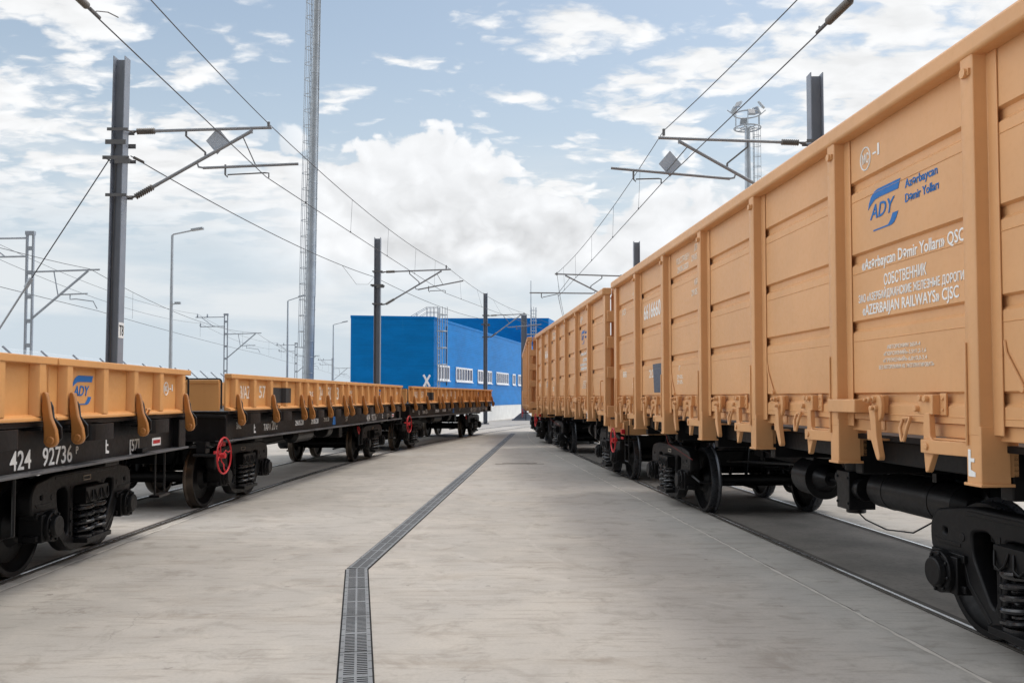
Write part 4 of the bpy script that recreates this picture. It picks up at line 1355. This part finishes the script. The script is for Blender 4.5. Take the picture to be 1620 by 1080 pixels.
tb = at(487, 600, 55)
root = empty('lighting_mast', (tb.x, tb.y, 0))
root.rotation_euler = (0, R(.85), 0)
mb = MB()
secs = [(0, .34), (8, .305), (8, .325), (16, .27), (16, .285), (24, .225), (24, .24), (31, .18)]
for a, b in ((0, 1), (2, 3), (4, 5), (6, 7)): mb.cyl((0, 0, secs[a][0]), (0, 0, secs[b][0]), secs[a][1], secs[b][1], 14)
mb.cyl((0, 0, .01), (0, 0, .06), .6, n=20)
mb.build('pole', 'galv', root)
mb = MB()
for i in range(28):
    z = 3.2 + i
    r_ = .335 - z * .0052
    mb.tube([((r_ + .02) * math.cos(q), (r_ + .02) * math.sin(q), z) for q in [2 * PI * j / 16 for j in range(16)]], .018, 5, True)
mb.build('clamp_band', 'galv', root)
mb = MB(); cage_ladder(mb, -.24, 2.6, 30.5, 1.0, .09, .30, -1, 0, .022)
mb.build('caged_ladder', 'galv', root)
mb = MB(); mb.cyl((.33, -.1, 2), (.21, -.1, 30), .02, n=6); mb.build('cable_conduit', 'galv', root)
tag(root, 'very tall tapering grey mast with caged ladder, behind the flat wagons', 'mast', 'tall lighting masts')

fb_ = at(1183, 260, 85)
root = empty('lighting_mast', (fb_.x, fb_.y, 0))
zt = at(1183, 181, 85).z; zl = at(1183, 203, 85).z
mb = MB(); mb.cyl((0, 0, 0), (0, 0, zl), .48, .26, 16); mb.build('pole', 'galv', root)
mb = MB()
for z, k in ((zt, 1.27), (zl, 1.27)):
    mb.tube([(k * math.cos(a), k * math.sin(a), z) for a in [2 * PI * i / 28 for i in range(28)]], .07, 6, True)
for i in range(6):
    a = 2 * PI * i / 6 + .3; mb.cyl((1.27 * math.cos(a), 1.27 * math.sin(a), zl), (1.27 * math.cos(a), 1.27 * math.sin(a), zt), .045, n=6)
for i in range(6):
    a = 2 * PI * i / 6; mb.cyl((0, 0, zl), (1.27 * math.cos(a), 1.27 * math.sin(a), zl), .05, n=6)
mb.tube([(.65 * math.cos(a), .65 * math.sin(a), zl) for a in [2 * PI * i / 18 for i in range(18)]], .045, 6, True)
mb.build('lamp_basket', 'galv', root)
for a, tilt in ((-.6, 1), (-2.5, 1), (-PI / 2, 0), (.6, 1), (2.5, 1), (PI / 2, 0)):
    lx, ly = 1.45 * math.cos(a), 1.45 * math.sin(a)
    mx = Matrix.Translation((lx * (.95 if tilt else .9), ly, zt + (.65 if tilt else -.25))) @ Matrix.Rotation(a + PI / 2, 4, 'Z') @ Matrix.Rotation(R(-35), 4, 'X')
    mb = MB(); mb.box(-.32, .32, -.10, .10, -.36, .36, mx); lamp = mb.build('floodlight', 'galv', root, .02)
    mb = MB(); mb.box(-.28, .28, -.115, -.102, -.31, .31, mx); mb.build('lens', 'lampglass', lamp)
mb = MB()
for a in (0.15, PI - .15): mb.cyl((1.2 * math.cos(a), 1.2 * math.sin(a), zt - .1), (1.9 * math.cos(a), 1.9 * math.sin(a), zt + .5), .05, n=6)
mb.build('lamp_bracket', 'galv', root)
mb = MB(); cage_ladder(mb, .35, 3, zl, 1.0, .25, .55, 1, 0, .028); mb.build('caged_ladder', 'galv', root)
tag(root, 'tall mast topped by a round basket of floodlights, beyond the tan wagons', 'mast', 'tall lighting masts')


# ------------------------------------------------------------------ street lamps
def street_lamp(px, ytop, depth, xend, yend, label, cam=False):
    b = at(px, ytop + 40, depth)
    top = at(px, ytop, depth); e = at(xend, yend, depth)
    root = empty('street_lamp', (b.x, b.y, 0))
    mb = MB(); mb.cyl((0, 0, 0), (0, 0, top.z), .085, .05, 12); mb.cyl((0, 0, 0), (0, 0, .9), .10, n=12); mb.build('pole', 'galv', root)
    dx_, dz_ = e.x - b.x, e.z - top.z
    mb = MB(); mb.tube([(0, 0, top.z - .02), (.04, 0, top.z + .03), (dx_ * .7, 0, top.z + dz_ * .72)], .03, 8); mb.build('arm', 'galv', root)
    mb = MB(); mx = Matrix.Translation((dx_ * .82, 0, top.z + dz_ * .85)) @ Matrix.Rotation(-math.atan2(dz_, dx_) * .7, 4, 'Y'); mb.box(-dx_ * .2, dx_ * .2, -.10, .10, -.04, .05, mx); mb.build('lamp_head', 'galv', root, .02)
    if cam:
        z = at(px, 480, depth).z
        mb = MB(); mb.tube([(0, 0, z - .05), (.18, 0, z)], .02, 6); mb.box(.14, .36, -.05, .05, z - .03, z + .06); mb.build('security_camera', 'galv', root)
    tag(root, label, 'street lamp', 'street lamps along the fence')


street_lamp(272, 372, 34, 321, 361, 'nearest slim street lamp, right of the mast with plate T8', True)
street_lamp(455, 476, 57, 482, 467, 'slim street lamp just left of the very tall mast')
street_lamp(527, 514, 76, 550, 508, 'farthest slim street lamp, beside the dark end of the blue building')


# ------------------------------------------------------------------ far railway line: lattice masts
def lattice(px, ytop, depth, label, left_arm=True):
    b = at(px, ytop + 60, depth); zt = at(px, ytop, depth).z
    k = depth / 45.0
    root = empty('lattice_mast', (b.x, b.y, 0))
    w_ = .16
    mb = MB()
    for x in (-w_, w_): mb.box(x - .048, x + .048, -.06, .06, 0, zt)
    z = .6
    while z < zt:
        mb.box(-w_ + .048, w_ - .048, -.05, .05, z - .10, z + .10); z += 1.25
    mb.box(-w_ - .07, w_ + .07, -.10, .10, zt, zt + .2)
    mb.build('column', 'lattice', root)
    z1, z2 = zt - 1.9, zt - 4.3
    mb = MB()
    mb.tube([(w_, 0, z1), (3.6, 0, z1 + .12)], .05, 6); mb.tube([(w_, 0, z2), (3.0, 0, z1 + .05)], .06, 6)
    mb.tube([(1.25, 0, z1), (1.48, 0, z1 - 1.22)], .03, 6); mb.tube([(1.52, 0, z1 - 1.18), (3.0, 0, z1 - 1.12)], .04, 6); mb.tube([(2.1, 0, z1 - 1.16), (2.1, 0, z1 - 1.42), (2.4, 0, z1 - 1.40), (3.3, 0, z1 - 1.52), (3.5, 0, z1 - 1.9)], .03, 6)
    mb.build('cantilever', 'lattice', root)
    if left_arm:
        mb = MB()
        mb.tube([(-w_, 0, zt - .15), (-3.1, 0, zt - .2)], .05, 6); mb.tube([(-w_, 0, zt - 1.1), (-2.6, 0, zt - 1.15)], .05, 6); mb.tube([(-2.5, 0, zt - .2), (-1.3, 0, zt - 1.1)], .035, 6)
        for x, z in ((-2.9, zt - .2), (-1.9, zt - .2), (-2.6, zt - 1.15)): mb.cyl((x, 0, z + .05), (x, 0, z + .35), .09, .06, 8)
        mb.build('bracket_arm', 'lattice', root)
    tag(root, label, 'mast', 'grey lattice masts of the far railway')
    return b, zt, z1, z2


A1 = lattice(47, 372, 45, 'nearest lattice mast of the far railway, left of the mast with plate T8')
A2 = lattice(357, 499, 89, 'second lattice mast of the far railway, between two street lamps')
A3 = lattice(468, 544, 134, 'third lattice mast of the far railway, close beside the very tall mast')
A4 = lattice(526, 568, 180, 'faintest lattice mast of the far railway, behind the farthest street lamp')
mm_ = [A1, A2, A3, A4]
def aux_wire(dx_, dzk, sag, r, name, label, wiggle=False):
    pts = [Vector((m[0].x + dx_, m[0].y, m[1] + dzk)) for m in mm_]
    pre = pts[0] + (pts[0] - pts[1])
    mb = MB(); ch = [pre] + pts
    for i in range(len(ch) - 1): span(mb, ch[i], ch[i + 1], sag, r, 14)
    if wiggle:
        for i in range(len(ch) - 1):
            for t in (.15, .32, .5, .68, .85):
                a = ch[i].lerp(ch[i + 1], t); a.z -= 4 * sag * t * (1 - t)
                b = ch[i].lerp(ch[i + 1], t); b.z = ch[i].z + (ch[i + 1].z - ch[i].z) * t - 1.95
                mb.tube([a, b], r * .5, 4)
    tag(mb.build(name, 'wire'), label, 'wire', 'wires of the far railway')
aux_wire(3.1, -1.75, .8, .014, 'messenger_wire', 'messenger wire with droppers along the far lattice masts', True)
aux_wire(3.5, -3.9, .1, .013, 'contact_wire', 'lowest contact wire along the far lattice masts')
aux_wire(-2.9, .15, .7, .012, 'feeder_wire', 'outer feeder wire on the left arms of the lattice masts')
aux_wire(-2.6, -.8, .7, .012, 'feeder_wire', 'lower feeder wire on the left arms of the lattice masts')

# ------------------------------------------------------------------ perimeter fence
root = empty('wire_fence', (0, 0, 0))
pts = []
fd = Vector((-.115, 1, 0)).normalized()
fbase = Vector((-10.6, 0, 0))
for i in range(34):
    s = 21.6 + 2.5 * i
    p = fbase + fd * s
    pts.append(p)
    mb = MB()
    mb.box(p.x - .035, p.x + .035, p.y - .035, p.y + .035, 0, 2.62)
    mb.tube([(p.x, p.y, 2.60), (p.x - .48, p.y - .12, 3.08)], .032, 6)
    mb.build('fence_post', 'mast', root)
vs, fs, uv = [], [], []
me = bpy.data.meshes.new('mesh_panel')
a, b = pts[0], pts[-1]
me.from_pydata([(a.x, a.y, .05), (b.x, b.y, .05), (b.x, b.y, 2.6), (a.x, a.y, 2.6), (a.x - .48, a.y - .12, 3.06), (b.x - .48, b.y - .12, 3.06)], [], [(0, 1, 2, 3), (3, 2, 5, 4)])
ul = me.uv_layers.new(name='UVMap')
L = (b - a).length
co = [(0, 0), (L, 0), (L, 2.55), (0, 2.55), (0, 2.55), (L, 2.55), (L, 3.2), (0, 3.2)]
for i, q in enumerate(co): ul.data[i].uv = q
me.materials.append(M['mesh'])
o = bpy.data.objects.new('mesh_panel', me); COL.objects.link(o); o.parent = root
tag(root, 'wire mesh fence on grey posts with tilted tops, behind the flat wagons', 'fence')


# ------------------------------------------------------------------ buildings
def wall_poly(mb, p, q, z0, z1, t=.25):
    """upright slab between ground points p, q"""
    p, q = Vector((*p, 0)), Vector((*q, 0))
    dv = (q - p).normalized(); n = Vector((dv.y, -dv.x, 0)) * -t
    a, b, c, d_ = p, q, q + n, p + n
    mb.add([(v.x, v.y, z) for z in (z0, z1) for v in (a, b, c, d_)], [(0, 3, 2, 1), (4, 5, 6, 7), (0, 1, 5, 4), (1, 2, 6, 5), (2, 3, 7, 6), (3, 0, 4, 7)])


corner = at(686, 640, 49.7); lft = at(554, 640, 48.9)
H1 = at(686, 501.8, 49.7).z
sd = Vector((.2144, 1, 0)).normalized()
far = Vector((corner.x, corner.y, 0)) + sd * (37.3 / sd.y)
back_l = Vector((lft.x, lft.y, 0)) + sd * (37.3 / sd.y)
root = empty('blue_hall', (0, 0, 0))
cz = 1.10
mb = MB()
base = [(lft.x, lft.y), (corner.x, corner.y), (far.x, far.y), (back_l.x, back_l.y)]
mb.prism(base, cz, H1, 'Z')
mb.build('cladding', 'clad', root, smooth=False)
mb = MB(); cen = Vector((sum(p[0] for p in base) / 4, sum(p[1] for p in base) / 4))
mb.prism([tuple(cen + (Vector(p) - cen) * .992) for p in base], 0, cz, 'Z')
mb.build('plinth', 'plinth', root, smooth=False)
mb = MB()
for p, q in ((0, 1), (1, 2)):
    P, Q = Vector((*base[p], 0)), Vector((*base[q], 0)); dv = (Q - P).normalized(); nr = Vector((dv.y, -dv.x, 0))
    a, b = P - dv * .02 + nr * .03, Q + dv * .02 + nr * .03; c, e = b - nr * .3, a - nr * .3
    mb.add([(v.x, v.y, z) for z in (H1 - .10, H1 + .04) for v in (a, b, c, e)], [(0, 3, 2, 1), (4, 5, 6, 7), (0, 1, 5, 4), (1, 2, 6, 5), (2, 3, 7, 6), (3, 0, 4, 7)])
mb.build('roof_trim', 'clad', root, .01)
# windows along the lit side
nr = Vector((sd.y, -sd.x, 0))
wrot = math.atan2(sd.y, sd.x)
for d0, d1, k in ((50.35, 52.7, 4), (54.1, 58.0, 6), (59.4, 63.4, 6), (64.8, 68.9, 6), (70.4, 71.5, 1), (72.5, 76.5, 6), (78, 82, 6)):
    p = Vector((corner.x, corner.y, 0)) + sd * ((d0 - corner.y) / sd.y) + nr * .002
    L = (d1 - d0) / sd.y
    wf = empty('window', (p.x, p.y, 0), wrot, root)
    z0, z1 = 2.66, 3.56
    mb = MB(); fr = .11
    mb.box(0, L, -.06, .0, z0, z0 + fr); mb.box(0, L, -.06, 0, z1 - fr, z1)
    for i in range(k + 1):
        x = i * (L - fr) / k; mb.box(x, x + fr, -.058, 0, z0 + fr, z1 - fr)
    mb.build('window_frame', 'frame', wf, .008)
    mb = MB(); mb.box(fr, L - fr, -.02, -.005, z0 + fr, z1 - fr); mb.build('pane', 'glass', wf)
    mb = MB(); mb.box(-.05, L + .05, -.12, -.062, z0 - .04, z0); mb.build('sill', 'frame', wf)
# caged ladder and roof rail
lp = Vector((corner.x, corner.y, 0)) + sd * .42
lroot = empty('caged_ladder', (lp.x, lp.y, 0), wrot - PI / 2, root)
mb = MB(); cage_ladder(mb, 0, .4, H1 + .62, .95, .16, .40, 1, 0, .026); mb.build('ladder', 'galv', lroot)
rl = empty('roof_railing', (lp.x, lp.y, H1), 0, root)
mb = MB()
for y in (0, .6):
    mb.tube([(.1, y, .62), (-.55, y, .62), (-1.75, y + .4, -.02)], .014, 6)
    mb.tube([(.1, y, .34), (-.55, y, .34), (-1.2, y + .3, -.02)], .012, 6)
    for x in (.1, -.15, -.35, -.55): mb.cyl((x, y, -.02), (x, y, .62), .014, n=6)
    mb.cyl((-1.15, y + .2, -.02), (-1.15, y + .2, .30), .014, n=6)
mb.build('rail_tubes', 'tube', rl)
mb = MB()
dpp = Vector((corner.x, corner.y, 0)) + sd * 2.5 + nr * .03
mb.cyl((dpp.x, dpp.y, 2.4), (dpp.x, dpp.y, H1 - .3), .03, n=8)
mb.build('down_pipe', 'slate', root)
tag(root, 'low blue clad hall with a row of white-framed windows', 'building')

c2 = at(868, 600, 87.2); H2 = at(868, 503, 87.2).z
root = empty('blue_block', (0, 0, 0))
L2 = Vector((c2.x - 15.5, c2.y + .3, 0))
mb = MB(); mb.prism([(L2.x, L2.y), (c2.x, c2.y), (c2.x + sd.x * 30, c2.y + sd.y * 30), (L2.x + sd.x * 30, L2.y + sd.y * 30)], 0, H2, 'Z'); mb.build('cladding', 'clad', root, smooth=False)
lx = at(844, 560, 86.6)
lr = empty('caged_ladder', (lx.x, lx.y + .4, 0), -PI / 2, root)
mb = MB(); cage_ladder(mb, 0, 1, H2 + 1.0, 1.0, .2, .6, 1, 0, .03); mb.build('ladder', 'galv', lr)
mb = MB(); rx = at(840, 560, 86.9); zr = at(840, 444, 86.9).z; mb.cyl((rx.x, rx.y, H2 - 1.5), (rx.x, rx.y, zr), .06, .035, 8); mb.build('lightning_rod', 'galv', root)
tag(root, 'taller plain dark blue block with a lightning rod, behind the low hall', 'building')

# level-crossing cross
xs = at(674, 605, 46.5)
root = empty('crossing_sign', (xs.x, xs.y, 0), R(35))
zc = at(674, 602, 46.5).z
mb = MB(); mb.cyl((0, 0, 0), (0, 0, zc + .1), .05, n=10); mb.build('sign_pole', 'galv', root)
for a in (R(58), R(-58)):
    mx = Matrix.Translation((0, -.07 if a > 0 else -.085, zc)) @ Matrix.Rotation(a, 4, 'Y')
    mb = MB(); mb.box(-.36, .36, -.006, .006, -.055, .055, mx); bd = mb.build('cross_board', 'frame', root)
tag(root, 'white crossed boards of a level-crossing sign before the blue building', 'sign')
